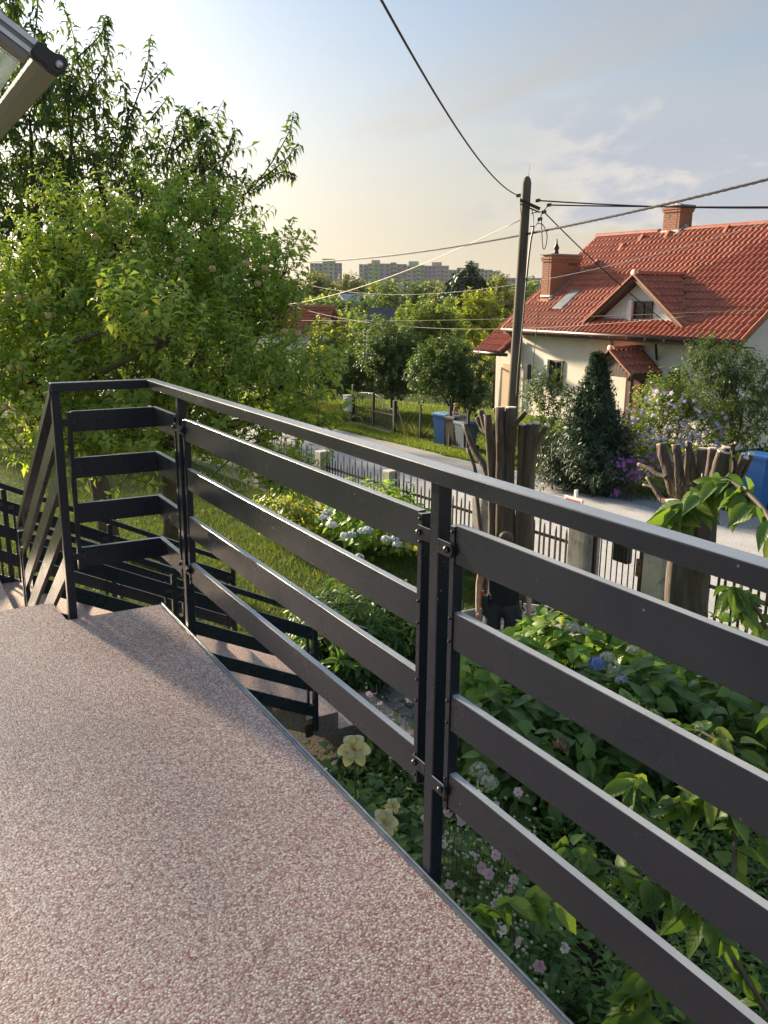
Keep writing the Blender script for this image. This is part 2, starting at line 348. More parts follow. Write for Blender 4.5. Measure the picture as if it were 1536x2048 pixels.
M_kerb = mat('grey_kerb_concrete', (0.27, 0.26, 0.24), (0.37, 0.36, 0.33), rough=0.9, scale=8, bump=0.3, bscale=40, bdist=0.006)

# ---------------------------------------------------------------- terrace floor
XE, YE = 1.125, 4.11
ter = MB().prism([(-4.6, -4, 0), (XE, -4, 0), (XE, YE, 0), (0.672, YE, 0), (0.655, YE+0.285, 0), (-4.6, YE+0.285, 0)], (0, 0, -0.2)).build('terrace_floor', M_peb)
tag(ter, 'pink and beige stone carpet terrace floor', kind='structure')
tb = MB(); tb.box(XE+0.0012, XE+0.0075, -4, YE+0.002, -0.085, 0.010, 0.0015); tb.build('edge_trim', M_trim, ter)
tb = MB(); tb.box(XE-0.0100, XE+0.0010, -4, YE, 0.0008, 0.0042); tb.build('edge_trim', M_trim, ter)
fw = MB().box(-4.6, 0.75, -4, 3.6, G-0.3, -0.201).build('terrace_foundation', M_plaster); tag(fw, kind='structure')
hw = MB().box(-4.9, -4.6, -4.5, 4.6, G-0.3, 5.2).build('house_wall', M_plaster); tag(hw, 'plaster house wall behind the terrace', kind='structure')

# ---------------------------------------------------------------- terrace railing
STOP = (0.985, 0.769, 0.553, 0.338); SH = 0.095
rail = thing('terrace_railing', 'dark anthracite metal railing with four wide slats along the terrace edge', 'railing', (1.15, 1.7, 0))
hr = MB()
hr.prism([(1.110, -2.0, 1.078), (1.158, -2.0, 1.078), (1.158, 4.146, 1.078), (1.110, 4.098, 1.078)], (0, 0, 0.040))
hr.prism([(1.1095, 4.098, 1.078), (1.1575, 4.146, 1.078), (0.683, 4.146, 1.078), (0.683, 4.098, 1.078)], (0, 0, 0.040))
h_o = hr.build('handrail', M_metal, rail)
bv = h_o.modifiers.new('bevel', 'BEVEL'); bv.width = 0.0035; bv.segments = 2; bv.limit_method = 'ANGLE'
rp = [(1.153, -0.344), (1.153, 1.6915), (1.153, 3.726)]
for (x, y) in rp: MB().box(x-0.019, x+0.019, y-0.0195, y+0.0195, -0.26, 1.0775, 0.0025).build('post', M_metal, rail)
MB().box(0.686, 0.724, 4.117, 4.156, -0.26, 1.0775, 0.0025).build('post', M_metal, rail)
def rivet(p, ax='x', r=0.0042, parent=None):
    prof = [(r, 0.0), (r, -0.002), (r*0.7, -0.0034), (r*0.2, -0.004)]
    return MB().lathe(prof, p, 8, ax).build('rivet', M_black, parent, True)
def bracket(p, long, parent, n=10):
    """slotted flat bracket lying on the -x side, rounded end, with a bolt"""
    x, y, z = p; w = 0.017
    pts = []
    for k in range(n+1):
        t = -math.pi/2+math.pi*k/n; pts.append((x, y+long+math.copysign(1, long)*w*math.cos(t), z+w*math.sin(t)))
    poly = [(x, y, z-w)]+pts+[(x, y, z+w)]
    b = MB().prism(poly, (-0.0035, 0, 0)).build('bracket', M_metal, parent)
    MB().lathe([(0.0085, 0.0), (0.0085, -0.004), (0.0055, -0.0085), (0.002, -0.010)], (x-0.0036, y+long*0.9, z), 12, 'x').build('bolt', M_steel, b, True)
    return b
def panel(y0, y1, parent):
    for zt in STOP:
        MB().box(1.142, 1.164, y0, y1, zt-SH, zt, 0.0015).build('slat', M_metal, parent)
    for (ya, yb, s) in ((y0-0.0185, y0-0.0005, -1), (y1+0.0005, y1+0.0185, 1)):
        u = MB().box(1.1385, 1.1675, ya, yb, STOP[3]-SH-0.008, STOP[0]-0.004, 0.001).build('upright', M_metal, parent)
        for zt in STOP:
            for dz in (0.018, SH-0.018): rivet((1.1383, (ya+yb)/2, zt-dz), 'x', 0.0042, u)
panel(-0.275, 1.612, rail); panel(1.772, 3.652, rail)
for zt in STOP:                                # the corner slats are bent round the corner
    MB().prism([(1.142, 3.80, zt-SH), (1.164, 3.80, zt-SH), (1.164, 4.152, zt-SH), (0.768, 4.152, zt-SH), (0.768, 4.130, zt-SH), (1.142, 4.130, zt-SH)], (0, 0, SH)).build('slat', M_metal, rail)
MB().box(1.1385, 1.1675, 3.781, 3.7995, STOP[3]-SH-0.008, STOP[0]-0.004).build('upright', M_metal, rail)
up = MB().box(0.749, 0.7675, 4.1265, 4.155, STOP[3]-SH-0.008, STOP[0]-0.004).build('upright', M_metal, rail)
for z in (0.935, 0.300):
    bracket((1.1378, 1.711, z), 0.052, rail); bracket((1.1340, 1.672, z-0.012), -0.047, rail)
    bracket((1.1378, 3.746, z), 0.040, rail); bracket((1.1340, 3.706, z), -0.045, rail); bracket((1.1340, -0.324, z), 0.052, rail)
    b = MB().box(0.7245, 0.785, 4.117, 4.121, z-0.016, z+0.016, 0.001).build('bracket', M_metal, rail)
    MB().lathe([(0.008, 0.0), (0.008, -0.004), (0.004, -0.008)], (0.775, 4.1168, z), 10, 'y').build('bolt', M_steel, b, True)

# ---------------------------------------------------------------- garden stairs: upper flight, landing, lower flight
stairs = thing('garden_stairs', 'garden stairs with pink stone carpet treads turning down from the terrace to the lawn', 'stairs', (2.2, 6.4, G))
ZL = -0.635
prof = [(YE+0.285, -0.002), (YE+0.285, -0.159), (4.665, -0.159), (4.665, -0.318), (4.935, -0.318), (4.935, -0.477), (5.205, -0.477), (5.205, ZL), (7.36, ZL), (7.36, ZL-0.22), (5.30, ZL-0.22), (YE+0.285, -0.42)]
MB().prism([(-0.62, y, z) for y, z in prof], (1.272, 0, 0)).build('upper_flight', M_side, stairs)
for (a, b, z) in ((YE+0.287, 4.672, -0.159), (4.667, 4.942, -0.318), (4.937, 5.212, -0.477), (5.207, 7.365, ZL)):
    MB().box(-0.625, 0.655 if z > ZL else 0.675, a, b, z+0.0005, z+0.008, 0.002).build('tread', M_step, stairs)
nose = [(0.675+0.285*k, ZL-0.137*k) for k in range(0, 7)]
zc = nose[-1][1]
for k in range(1, 6): zc -= 0.150; nose.append((2.385+0.285*k, zc))
nose = [n for n in nose if n[0] < 3.9]
lp = [(0.655, ZL)]
for i, (x, z) in enumerate(nose):
    lp.append((x, z)); lp.append((x, nose[i+1][1] if i+1 < len(nose) else G-0.1))
lp += [(3.30, G-0.1), (2.86, nose[7][1]-0.36), (2.30, nose[5][1]-0.37), (0.655, ZL-0.30)]
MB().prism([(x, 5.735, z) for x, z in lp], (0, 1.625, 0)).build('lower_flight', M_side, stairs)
for i in range(1, len(nose)):
    x0, z = nose[i-1][0]+0.002, nose[i][1]
    MB().box(x0, nose[i][0]+0.006, 5.730, 7.365, z+0.0005, z+0.008, 0.002).build('tread', M_step, stairs)
def sloped(parent, axis, c, a0, z0, a1, z1, e0, e1, w=0.022, posts=(), zf=None, hand=(None, None)):
    """stair railing in a vertical plane; axis 'x' or 'y' is the running direction, c the other coordinate"""
    s = (z1-z0)/(a1-a0)
    def P(a, z, o=0): return (a, c+o, z) if axis == 'x' else (c+o, a, z)
    ex = (0, w, 0) if axis == 'x' else (w, 0, 0)
    hx = (0, 0.046, 0) if axis == 'x' else (0.046, 0, 0)
    h0, h1 = hand[0] if hand[0] is not None else a0, hand[1] if hand[1] is not None else a1
    zz = lambda a: z0+s*(a-a0)
    MB().prism([P(h0, zz(h0), -0.012), P(h1, zz(h1), -0.012), P(h1, zz(h1)-0.044, -0.012), P(h0, zz(h0)-0.044, -0.012)], hx).build('handrail', M_metal, parent)
    for st in STOP:
        d = 1.118-st
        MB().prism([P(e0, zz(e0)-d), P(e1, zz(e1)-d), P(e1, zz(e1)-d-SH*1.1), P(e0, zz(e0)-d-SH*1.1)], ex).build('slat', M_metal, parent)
    for a in posts:
        zb = zf(a); b = MB()
        b.obox(P(a, (zb+zz(a)-0.05)/2, 0.011), ((1, 0, 0), (0, 1, 0), (0, 0, 1)), (0.019, 0.019, (zz(a)-0.05-zb)/2), 0.002); b.build('post', M_metal, parent)
        for sg in (-1, 1):
            q = a+sg*0.062
            if q < e0 or q > e1: continue
            MB().obox(P(q, zz(q)-0.49, 0.011), ((1, 0, 0), (0, 1, 0), (0, 0, 1)), (0.008, 0.0135, 0.36) if axis == 'x' else (0.0135, 0.008, 0.36)).build('upright', M_metal, parent)
            for dz in (0.18, 0.80):
                MB().obox(P(a+sg*0.036, zz(a+sg*0.036)-dz, -0.004), ((1, 0, 0), (0, 1, 0), (0, 0, 1)), (0.030, 0.003, 0.015) if axis == 'x' else (0.003, 0.030, 0.015)).build('bracket', M_steel if dz < 0.5 else M_metal, parent)
r1 = thing('stair_railing', 'steep dark metal railing falling away from the left corner post of the terrace', 'railing', (0.70, 4.9, 0), 'stair railings')
sloped(r1, 'y', 0.692, 4.12, 1.108, 5.70, 0.110, 4.165, 5.668, posts=(5.70,), zf=lambda a: -0.9)
r2 = thing('stair_railing', 'near dark metal railing of the lower stair flight, bolted to its side', 'railing', (2.0, 5.71, -0.7), 'stair railings')
S2 = -0.482
sloped(r2, 'x', 5.700, 0.757, 0.105, 2.74, 0.105+S2*(2.74-0.757), 0.745, 2.715, posts=(1.66, 2.74), zf=lambda a: -0.62-0.48*(a-0.675)-0.24, hand=(0.70, 3.20))
b = MB().box(2.660, 2.72, 5.712, 5.7345, -1.90, -1.80, 0.002).build('bracket', M_black, r2)
r3 = thing('stair_railing', 'far dark metal railing of the lower stair flight in front of the lawn', 'railing', (2.0, 7.1, -0.7), 'stair railings')
sloped(r3, 'x', 7.300, 0.30, 0.293, 2.68, 0.293+S2*2.38, 0.35, 2.66, posts=(0.80, 1.60, 2.68), zf=lambda a: -0.62-0.48*(a-0.675)-0.24, hand=(0.30, 3.24))

# ---------------------------------------------------------------- glass canopy corner over the terrace (upper left)
cy0 = 2.86
can = thing('terrace_canopy', 'corner of a glass terrace canopy with grey profiles and dark end cap', 'canopy', (0.5, cy0, 2.1))
cp = aty(104, 118, cy0)                        # middle of the end cap
px_, pz_ = cp[0], cp[2]
q0 = aty(88, 88, cy0); q1 = aty(-60, -28, cy0)  # slope of the side rail
sd = Vector((q1-q0).tolist()).normalized(); upv = Vector((0, 1, 0)).cross(sd).normalized()
if upv.z < 0: upv = -upv
A = _v(aty(72, 88, cy0))
for (o0, o1, m_, dy) in ((-0.004, 0.013, M_alu, 0.0), (-0.016, -0.0045, M_brownalu, 0.004), (-0.031, -0.0165, M_alu, 0.0), (-0.052, -0.0315, M_brownalu, 0.006)):
    mid = A+upv*((o0+o1)/2); E = mid+sd*5.2
    MB().bar((mid.x, cy0+0.03+dy, mid.z), (E.x, cy0+0.03+dy, E.z), 0.05, o1-o0, tuple(upv), 0.001).build('side_rail', m_, can)
fa = aty(98, 128, cy0)
prof = []
for k in range(20):                            # rounded front bar section in x-z
    t = 2*math.pi*k/20; rr = 0.062
    cxp, czp = math.cos(t), math.sin(t)
    pass
prof = [aty(u, v, cy0+0.012) for u, v in ((63, 112), (76, 104), (92, 112), (108, 128), (119, 146), (119, 152), (112, 155), (98, 147), (80, 133), (66, 120))]
MB().prism(prof, (0, 1.9, 0)).build('front_bar', M_brownalu, can)
c2d = [(62, 100), (75, 82), (86, 84), (100, 98), (112, 106), (124, 108), (134, 117), (137, 130), (131, 143), (119, 149), (106, 146), (96, 135), (88, 124), (76, 117), (66, 110)]
cap = MB().prism([aty(u, v, cy0-0.012) for u, v in c2d], (0, 0.045, 0)).build('end_cap', M_cap, can)
bv = cap.modifiers.new('bevel', 'BEVEL'); bv.width = 0.004; bv.segments = 3; bv.limit_method = 'ANGLE'; bv.angle_limit = rad(50)
MB().lathe([(0.011, -0.016), (0.011, -0.020), (0.007, -0.024), (0.003, -0.0245)], tuple(aty(116, 131, cy0)), 14, 'y').build('screw', M_alu, cap, True)
mg = bpy.data.materials.new('canopy_glass'); mg.use_nodes = True
b = mg.node_tree.nodes['Principled BSDF']; b.inputs['Base Color'].default_value = (0.86, 0.92, 0.90, 1); b.inputs['Transmission Weight'].default_value = 0.92; b.inputs['Roughness'].default_value = 0.08; b.inputs['IOR'].default_value = 1.2
g0 = A+upv*(-0.045); g1 = g0+sd*5.1
MB().bar((g0.x-0.01, cy0+0.95, g0.z), (g1.x, cy0+0.95, g1.z), 1.75, 0.008, tuple(upv)).build('glass_pane', mg, can)

# ---------------------------------------------------------------- ground, road
M_ground = mat('lawn_soil', (0.026, 0.046, 0.012), (0.045, 0.068, 0.018), rough=1.0, spec=0.05, scale=3.5, bump=0.6, bscale=40, bdist=0.03, c3=(0.055, 0.046, 0.026), c3lo=0.58, c3hi=0.70, c3scale=1.7)
M_road = mat('grey_gravel_road', (0.36, 0.36, 0.36), (0.44, 0.44, 0.44), rough=0.95, scale=1.2, bump=0.5, bscale=70, bdist=0.01, c3=(0.22, 0.22, 0.22), c3lo=0.56, c3hi=0.64, c3scale=26)
M_gravel = mat('loose_grey_gravel', (0.16, 0.16, 0.16), (0.44, 0.44, 0.43), rough=0.95, scale=38, bump=1.0, bscale=38, bdist=0.03)
M_verge = mat('sparse_verge', (0.07, 0.09, 0.03), (0.20, 0.19, 0.13), rough=0.95, scale=4, bump=0.6, bscale=50, bdist=0.02, c3=(0.05, 0.075, 0.02), c3lo=0.5, c3hi=0.62, c3scale=9)
M_bed = mat('dark_bed_soil', (0.022, 0.017, 0.012), (0.045, 0.034, 0.024), rough=0.98, scale=8, bump=0.8, bscale=40, bdist=0.03)
gr = MB(); n = 40
gr.add([(-1500, -1500, G), (1500, -1500, G), (1500, 2500, G), (-1500, 2500, G)], [(0, 1, 2, 3)])
tag(gr.build('ground', M_ground), 'green lawn and garden ground', kind='structure')
def strip(name, m, near, far, y0, y1, z, jit, step=0.4, label=None):
    V = []; F = []; ys = np.arange(y0, y1+step/2, step)
    for y in ys:
        V += [(near(y)+rnd.uniform(-jit, jit), y, z), (far(y)+rnd.uniform(-jit, jit), y, z)]
    for i in range(len(ys)-1): F.append((2*i, 2*i+1, 2*i+3, 2*i+2))
    return tag(MB().add(V, F).build(name, m), label, kind='structure')
farx = lambda y: np.interp(y, [-20, 4, 8, 12.2, 17.3, 19.3, 24.2, 60], [16.5, 15.0, 14.2, 13.45, 12.35, 12.25, 11.85, 10.6])
fline = lambda y: 7.12+(14.0-y)*0.078             # x of the garden fence
strip('verge', M_verge, lambda y: fline(y)-0.15, lambda y: fline(y)+1.25, -8, 30, G+0.004, 0.06, label='sparse grass verge beside the spiked fence')
strip('gravel_edge', M_gravel, lambda y: farx(y)-1.9-max(0, (13-y))*0.12, lambda y: farx(y)+0.12, -20, 24, G+0.006, 0.10, label='loose gravel along the road edge')
strip('road', M_road, lambda y: fline(y)+1.0, lambda y: farx(y)-0.75-max(0, (13-y))*0.12, -20, 60, G+0.010, 0.07, label='pale gravel and asphalt lane')
bed = MB(); bp = [(1.15, -3), (3.75, 0), (6.9, 2.5), (6.8, 5.2), (5.6, 6.6), (3.9, 6.6), (3.9, 5.6), (3.3, 5.6), (3.3, 7.34), (0.7, 7.34), (0.7, 3.7), (1.15, 3.7)]
bed.add([(x, y, G+0.004) for x, y in bp], [tuple(range(len(bp)))]); tag(bed.build('flower_bed', M_bed), 'dark soil of the flower bed below the railing', kind='structure')

# ---------------------------------------------------------------- the neighbour's house
M_tile = mat('red_roof_tile', (0.37, 0.115, 0.068), (0.46, 0.155, 0.094), rough=0.6, scale=1.3, spec=0.3, c3=(0.28, 0.088, 0.06), c3lo=0.5, c3hi=0.7, c3scale=5)
nt = M_tile.node_tree; _oi = nt.nodes.new('ShaderNodeObjectInfo'); _hs = nt.nodes.new('ShaderNodeHueSaturation'); _mr = nt.nodes.new('ShaderNodeMapRange')
_mr.inputs[3].default_value = 0.86; _mr.inputs[4].default_value = 1.12; nt.links.new(_oi.outputs['Random'], _mr.inputs[0]); nt.links.new(_mr.outputs[0], _hs.inputs['Value'])
_src = nt.nodes['Principled BSDF'].inputs['Base Color'].links[0].from_socket; nt.links.new(_src, _hs.inputs['Color']); nt.links.new(_hs.outputs[0], nt.nodes['Principled BSDF'].inputs['Base Color'])
M_verget = mat('orange_verge_tile', (0.38, 0.125, 0.06), (0.44, 0.16, 0.08), rough=0.55, scale=3)
M_brick = mat('orange_clinker_brick', (0.27, 0.115, 0.065), (0.36, 0.165, 0.095), rough=0.8, scale=9, bump=0.3, bscale=60, bdist=0.004)
M_mortar = mat('grey_mortar', (0.26, 0.23, 0.20), (0.32, 0.28, 0.24), rough=0.95, scale=20)
M_gutter = mat('brown_gutter', (0.075, 0.040, 0.030), (0.10, 0.055, 0.04), rough=0.4, scale=8)
M_brownwood = mat('dark_brown_wood', (0.060, 0.035, 0.024), (0.10, 0.06, 0.038), rough=0.6, scale=6, stretch=(1, 1, 0.12))
M_door = mat('red_brown_door', (0.085, 0.022, 0.016), (0.12, 0.032, 0.022), rough=0.4, scale=5, stretch=(1, 1, 0.15))
M_peach = mat('peach_garage_door', (0.62, 0.42, 0.24), (0.66, 0.46, 0.28), rough=0.6, scale=3)
M_lead = mat('lead_flashing', (0.36, 0.37, 0.40), (0.46, 0.47, 0.50), rough=0.45, metal=0.5, scale=6)
M_glass = mat('dark_window_glass', (0.015, 0.018, 0.022), (0.03, 0.035, 0.04), rough=0.06, scale=2, spec=0.8)
M_skyl = mat('skylight_glass', (0.20, 0.24, 0.25), (0.28, 0.32, 0.33), rough=0.08, scale=3, spec=0.9)
HX, EX, EZ, SL = 19.58, 18.98, 0.50, 0.76
RX, RZ = 23.20, EZ+SL*(23.20-EX)
HY0, HY1, RY0, RY1 = 15.15, 23.98, 14.69, 24.39
house = thing('neighbour_house', 'cream plastered house with a red tiled roof, dormer and two brick chimneys', 'house', (21, 19.5, G))
hb = MB().prism([(HX, HY0, G-0.05), (2*RX-HX, HY0, G-0.05), (2*RX-HX, HY0, EZ+SL*(HX-EX)-0.12), (RX, HY0, RZ-0.12), (HX, HY0, EZ+SL*(HX-EX)-0.12)], (0, HY1-HY0, 0)).build('wall', M_plaster, house)
roof = MB()
roof.prism([(EX+0.04, RY0+0.02, EZ-0.14), (EX+0.04, RY0+0.02, EZ+0.0), (RX, RY0+0.02, RZ-0.03), (RX, RY0+0.02, RZ-0.17)], (0, RY1-RY0-0.04, 0))
roof.prism([(2*RX-EX, RY0+0.02, EZ-0.14), (2*RX-EX, RY0+0.02, EZ+0.02), (RX, RY0+0.02, RZ+0.0), (RX, RY0+0.02, RZ-0.17)], (0, RY1-RY0-0.04, 0))
roof_o = roof.build('roof', M_brownwood, house)
TW, TL = 0.192, 0.332
def tile_mesh(w=TW, L=TL):
    m = 9; V = []; F = []
    prof = [(i/(m-1), 0.050*max(0.0, math.sin(math.pi*(i/(m-1)*1.28-0.20)))) for i in range(m)]
    for (yy, dz, sh) in ((0.0, 0.042, -0.036), (0.0, 0.042, 0.0), (L+0.05, 0.002, 0.0)):
        for t, z in prof: V.append((t*w*1.04, yy, z+dz+sh))
    for r in range(2):
        for i in range(m-1): F.append((r*m+i, r*m+i+1, (r+1)*m+i+1, (r+1)*m+i))
    b = MB(); b.v = V; b.f = F; me = b.mesh('roof_tile', M_tile); return me
me_tile = tile_mesh()
def tiles(parent, origin, across, upslope, ncol, nrow, keep, key):
    across, upslope = _v(across).normalized(), _v(upslope).normalized(); nrm = across.cross(upslope)
    if nrm.z < 0: nrm = -nrm
    base = Matrix(((across.x, upslope.x, nrm.x, 0), (across.y, upslope.y, nrm.y, 0), (across.z, upslope.z, nrm.z, 0), (0, 0, 0, 1)))
    L = []
    for r in range(nrow):
        for c in range(ncol):
            p = _v(origin)+across*(c*TW)+upslope*(r*TL)
            if keep(p+across*TW/2+upslope*TL/2): L.append((key(p), p))
    return base, L
a_s = Vector((1, 0, SL)).normalized()
ch1 = (20.18, 21.50, 23.42, 23.88); ch2 = (23.02, 23.62, 20.62, 21.30)
def keep_main(p):
    if p.x > 19.60 and abs(p.y-18.73) < 1.72*(1-(p.x-19.45)/1.8): return False
    if ch1[0] < p.x < ch1[1] and ch1[2] < p.y < ch1[3]: return False
    if 19.78 < p.x < 20.60 and 22.30 < p.y < 22.78: return False
    return p.x < RX-0.05
base, L = tiles(None, (EX-0.03, RY1, EZ), (0, -1, 0), a_s, int(9.7/TW), 16, keep_main, lambda p: (p-_v(CAM)).length)
L.sort(key=lambda q: q[0])
def place_tiles(base, L, parent, k, name='tile'):
    for d, p in L[:k]:
        inst(name, me_tile, parent, Matrix.Translation(p+Vector((rnd.uniform(-.003, .003), rnd.uniform(-.003, .003), rnd.uniform(0, .004)))) @ base)
    if len(L) > k:
        tv = np.array([v.co[:] for v in me_tile.vertices]); tf = np.array([list(q.vertices) for q in me_tile.polygons]); B = np.array(base.to_3x3())
        V = np.concatenate([tv @ B.T+np.array(p[:]) for d, p in L[k:]]); F = np.concatenate([tf+i*len(tv) for i in range(len(L)-k)])
        o = _link(bpy.data.objects.new('far_tiles', npmesh('far_tiles', V, F, M_tile)), parent); o['kind'] = 'stuff'
place_tiles(base, L, roof_o, 260)
me_r = MB()
for k in range(2): pass
V = []; F = []
for j in range(2):
    for i in range(7):
        t = math.pi*i/6; V.append((0.13*math.cos(t)*(1.0+0.06*j), j*0.40, 0.10*math.sin(t)*(1+0.06*j)))
for i in range(6): F.append((i, i+1, 7+i+1, 7+i))
F.append(tuple(range(7, 14)))
me_r.v = V; me_r.f = F; me_ridge = me_r.mesh('ridge_tile', M_tile)
for k in range(27):
    y = RY0+k*0.362
    if ch2[2]-0.3 < y < ch2[3]-0.05: continue
    inst('ridge_tile', me_ridge, roof_o, Matrix.Translation((RX, y, RZ+0.0)))
for k in range(15):                              # verge tiles up the right gable edge
    p = Vector((EX, RY0-0.02, EZ+0.01))+a_s*(k*0.352)
    MB().bar(p, p+a_s*0.36, 0.05, 0.15+0.012*(k % 2), (-SL, 0, 1), 0.004).build('verge_tile', M_verget, roof_o)
    q = Vector((EX, RY1+0.02, EZ+0.01))+a_s*(k*0.352)
    MB().bar(q, q+a_s*0.36, 0.05, 0.13, (-SL, 0, 1), 0.004).build('verge_tile', M_verget, roof_o)
for (u, v) in ((1278, 487), (1238, 505), (1186, 537), (1330, 480), (1448, 470)):   # vent tiles
    d = ray(u, v); t = ((EZ-CAM[2])-SL*(EX-CAM[0]))/(d[2]-SL*d[0]); p = _v(CAM+d*t)
    MB().bar(p+Vector((-0.02, 0, 0.03)), p+a_s*0.22+Vector((0, 0, 0.16)), 0.15, 0.10, (-SL, 0, 1), 0.02).build('vent_tile', M_tile, roof_o)
# gutter and downpipes
gt = MB(); gt.tube([(EX-0.03, RY0+0.02, EZ-0.02), (EX-0.03, RY1-0.02, EZ-0.02)], 0.065, 10); gt.build('gutter', M_gutter, house, True)
for k in range(14): MB().box(EX-0.10, EX+0.02, RY0+0.3+k*0.7-0.012, RY0+0.3+k*0.7+0.012, EZ-0.10, EZ-0.03).build('gutter_bracket', M_gutter, house)
MB().box(EX+0.05, HX, RY0+0.03, RY1-0.03, EZ-0.17, EZ-0.145).build('eaves_board', M_brownwood, house)
dp = MB(); dp.tube([(EX-0.02, 23.95, EZ-0.06), (EX+0.1, 24.0, EZ-0.25), (HX-0.10, 24.04, EZ-0.38), (HX-0.08, 24.05, -0.4), (HX-0.08, 24.05, G)], 0.045, 8); dp.build('downpipe', M_gutter, house, True)
MB().tube([(EX-0.03, 15.65, EZ-0.05), (EX-0.03, 15.65, EZ-0.22), (EX+0.08, 15.62, EZ-0.34), (HX-0.08, 15.5, EZ-0.55), (HX-0.08, 15.45, G)], 0.045, 8).build('downpipe', M_gutter, house, True)
for (ya, yb) in ((19.6, 19.25), (17.9, 17.55)): MB().bar((HX-0.03, ya, -0.15), (EX+0.10, yb, EZ-0.17), 0.06, 0.08).build('brace', M_brownwood, house)
def window(parent, x, y0, y1, z0, z1, fr=0.05, mull=1, bars=0, frame_m=None, reveal=None):
    """window in a wall facing -x"""
    w = MB(); fm = frame_m or M_brownwood
    w.box(x-0.035, x+0.03, y0, y0+fr, z0, z1); w.box(x-0.035, x+0.03, y1-fr, y1, z0, z1); w.box(x-0.035, x+0.03, y0+fr, y1-fr, z0, z0+fr); w.box(x-0.035, x+0.03, y0+fr, y1-fr, z1-fr, z1)
    for k in range(mull):
        ym = y0+(y1-y0)*(k+1)/(mull+1); w.box(x-0.037, x+0.03, ym-fr*0.8, ym+fr*0.8, z0+fr, z1-fr)
    for k in range(bars):
        zm = z0+(z1-z0)*(k+1)/(bars+1); w.box(x-0.030, x+0.03, y0+fr, y1-fr, zm-0.012, zm+0.012)
    o = w.build('window', fm, parent)
    MB().box(x-0.004, x+0.02, y0+fr*0.9, y1-fr*0.9, z0+fr*0.9, z1-fr*0.9).build('pane', M_glass, o)
    if reveal:
        r = MB(); r.box(x-0.12, x-0.036, y1+0.001, y1+0.16, z0-0.03, z1+0.02); r.build('reveal', reveal, o)
    MB().box(x-0.11, x+0.03, y0-0.05, y1+0.05, z0-0.04, z0-0.001).build('sill', M_lead, o)
    return o
window(house, HX-0.01, 16.75, 17.40, -1.45, -0.45, reveal=M_wallwhite)
window(house, HX-0.01, 21.86, 22.50, -1.40, -0.45, reveal=M_wallwhite)
# dormer
DY, DZ, DF = 18.73, 2.20, 19.28
dorm = MB()
vx = lambda d: EX+(DZ-0.725*d-EZ)/SL
for s in (-1, 1):
    n = 8
    V = []; F = []
    for i in range(n+1):
        d = 1.90*i/n
        V += [(DF, DY+s*d, DZ-0.725*d), (max(DF+0.03, vx(d)+0.05), DY+s*d, DZ-0.725*d)]
    for i in range(n): F.append((2*i, 2*i+1, 2*i+3, 2*i+2))
    dorm.add(V, F); dorm.add([(x, y, z-0.10) for x, y, z in V], F)
dorm_o = dorm.build('dormer_roof', M_brownwood, house)
ups = Vector((0, 1, 0.725)).normalized()
base2, L2 = tiles(None, (DF, DY-1.95, DZ-0.725*1.95+0.03), (1, 0, 0), ups, 11, 8, lambda p: p.x < vx(abs(p.y-DY))+0.10 and p.y < DY, lambda p: (p-_v(CAM)).length)
place_tiles(base2, L2, dorm_o, 80)
for k in range(6): inst('ridge_tile', me_ridge, dorm_o, Matrix.Translation((DF+0.05+0.36*k+0.36, DY, DZ+0.03)) @ Matrix.Rotation(rad(90), 4, 'Z'))
MB().lathe([(0.10, 0.0), (0.115, -0.02), (0.06, -0.035)], (DF-0.03, DY, DZ+0.05), 14, 'x').build('ridge_end_cap', mat('pale_terracotta_cap', (0.55, 0.33, 0.27), (0.6, 0.38, 0.3), rough=0.6), dorm_o, True)
for s in (-1, 1):
    dv = Vector((0, s*1, -0.725)).normalized()
    for k in range(7):
        p = Vector((DF-0.02, DY, DZ+0.02))+dv*(0.06+k*0.335)
        MB().bar(p, p+dv*0.345, 0.14, 0.045+0.006*(k % 2), (0, s*0.725, 1), 0.004).build('verge_tile', M_verget, dorm_o)
    e = Vector((DF+0.02, DY, DZ-0.06)); MB().bar(e, e+dv*2.25, 0.10, 0.14, (0, s*0.725, 1)).build('barge_board', M_brownwood, dorm_o)
MB().bar((vx(0)+0.02, DY-0.02, DZ+0.07), (vx(1.9)+0.06, DY-1.9, DZ-0.725*1.9+0.07), 0.10, 0.03, (0, 0, 1)).build('valley_flashing', M_gutter, dorm_o)
GX = 19.60
for k in range(11):                               # white boarded gable
    z0 = 0.93+k*0.118; w = (DZ-0.13-z0)/0.725
    if w < 0.05: break
    w2 = max(0.01, (DZ-0.13-z0-0.112)/0.725)
    MB().prism([(GX, DY-w, z0), (GX, DY+w, z0), (GX, DY+w2, z0+0.112), (GX, DY-w2, z0+0.112)], (0.05, 0, 0)).build('gable_board', M_wallwhite, house)
MB().prism([(GX+0.03, DY-1.8, 0.8), (GX+0.03, DY+1.8, 0.8), (GX+0.03, DY, DZ-0.12)], (0.15, 0, 0)).build('gable_wall', M_wallwhite, house)
a, b_ = atx(1263, 602, GX-0.03), atx(1303, 640, GX-0.03)
window(house, GX-0.02, b_[1], a[1]-0.12, b_[2], a[2], fr=0.055, mull=1, bars=3, reveal=M_wallwhite)
# skylight
sp = [Vector((x, y, EZ+SL*(x-EX))) for x, y in ((19.80, 22.76), (19.80, 22.31), (20.58, 22.31), (20.58, 22.76))]
nv = Vector((-SL, 0, 1)).normalized()
sk = MB().prism([p+nv*0.02 for p in sp], nv*0.085).build('skylight', M_lead, house)
cc_ = sum(sp, Vector())/4
MB().prism([cc_+(p-cc_)*0.86+nv*0.107 for p in sp], nv*0.004).build('pane', M_skyl, sk)
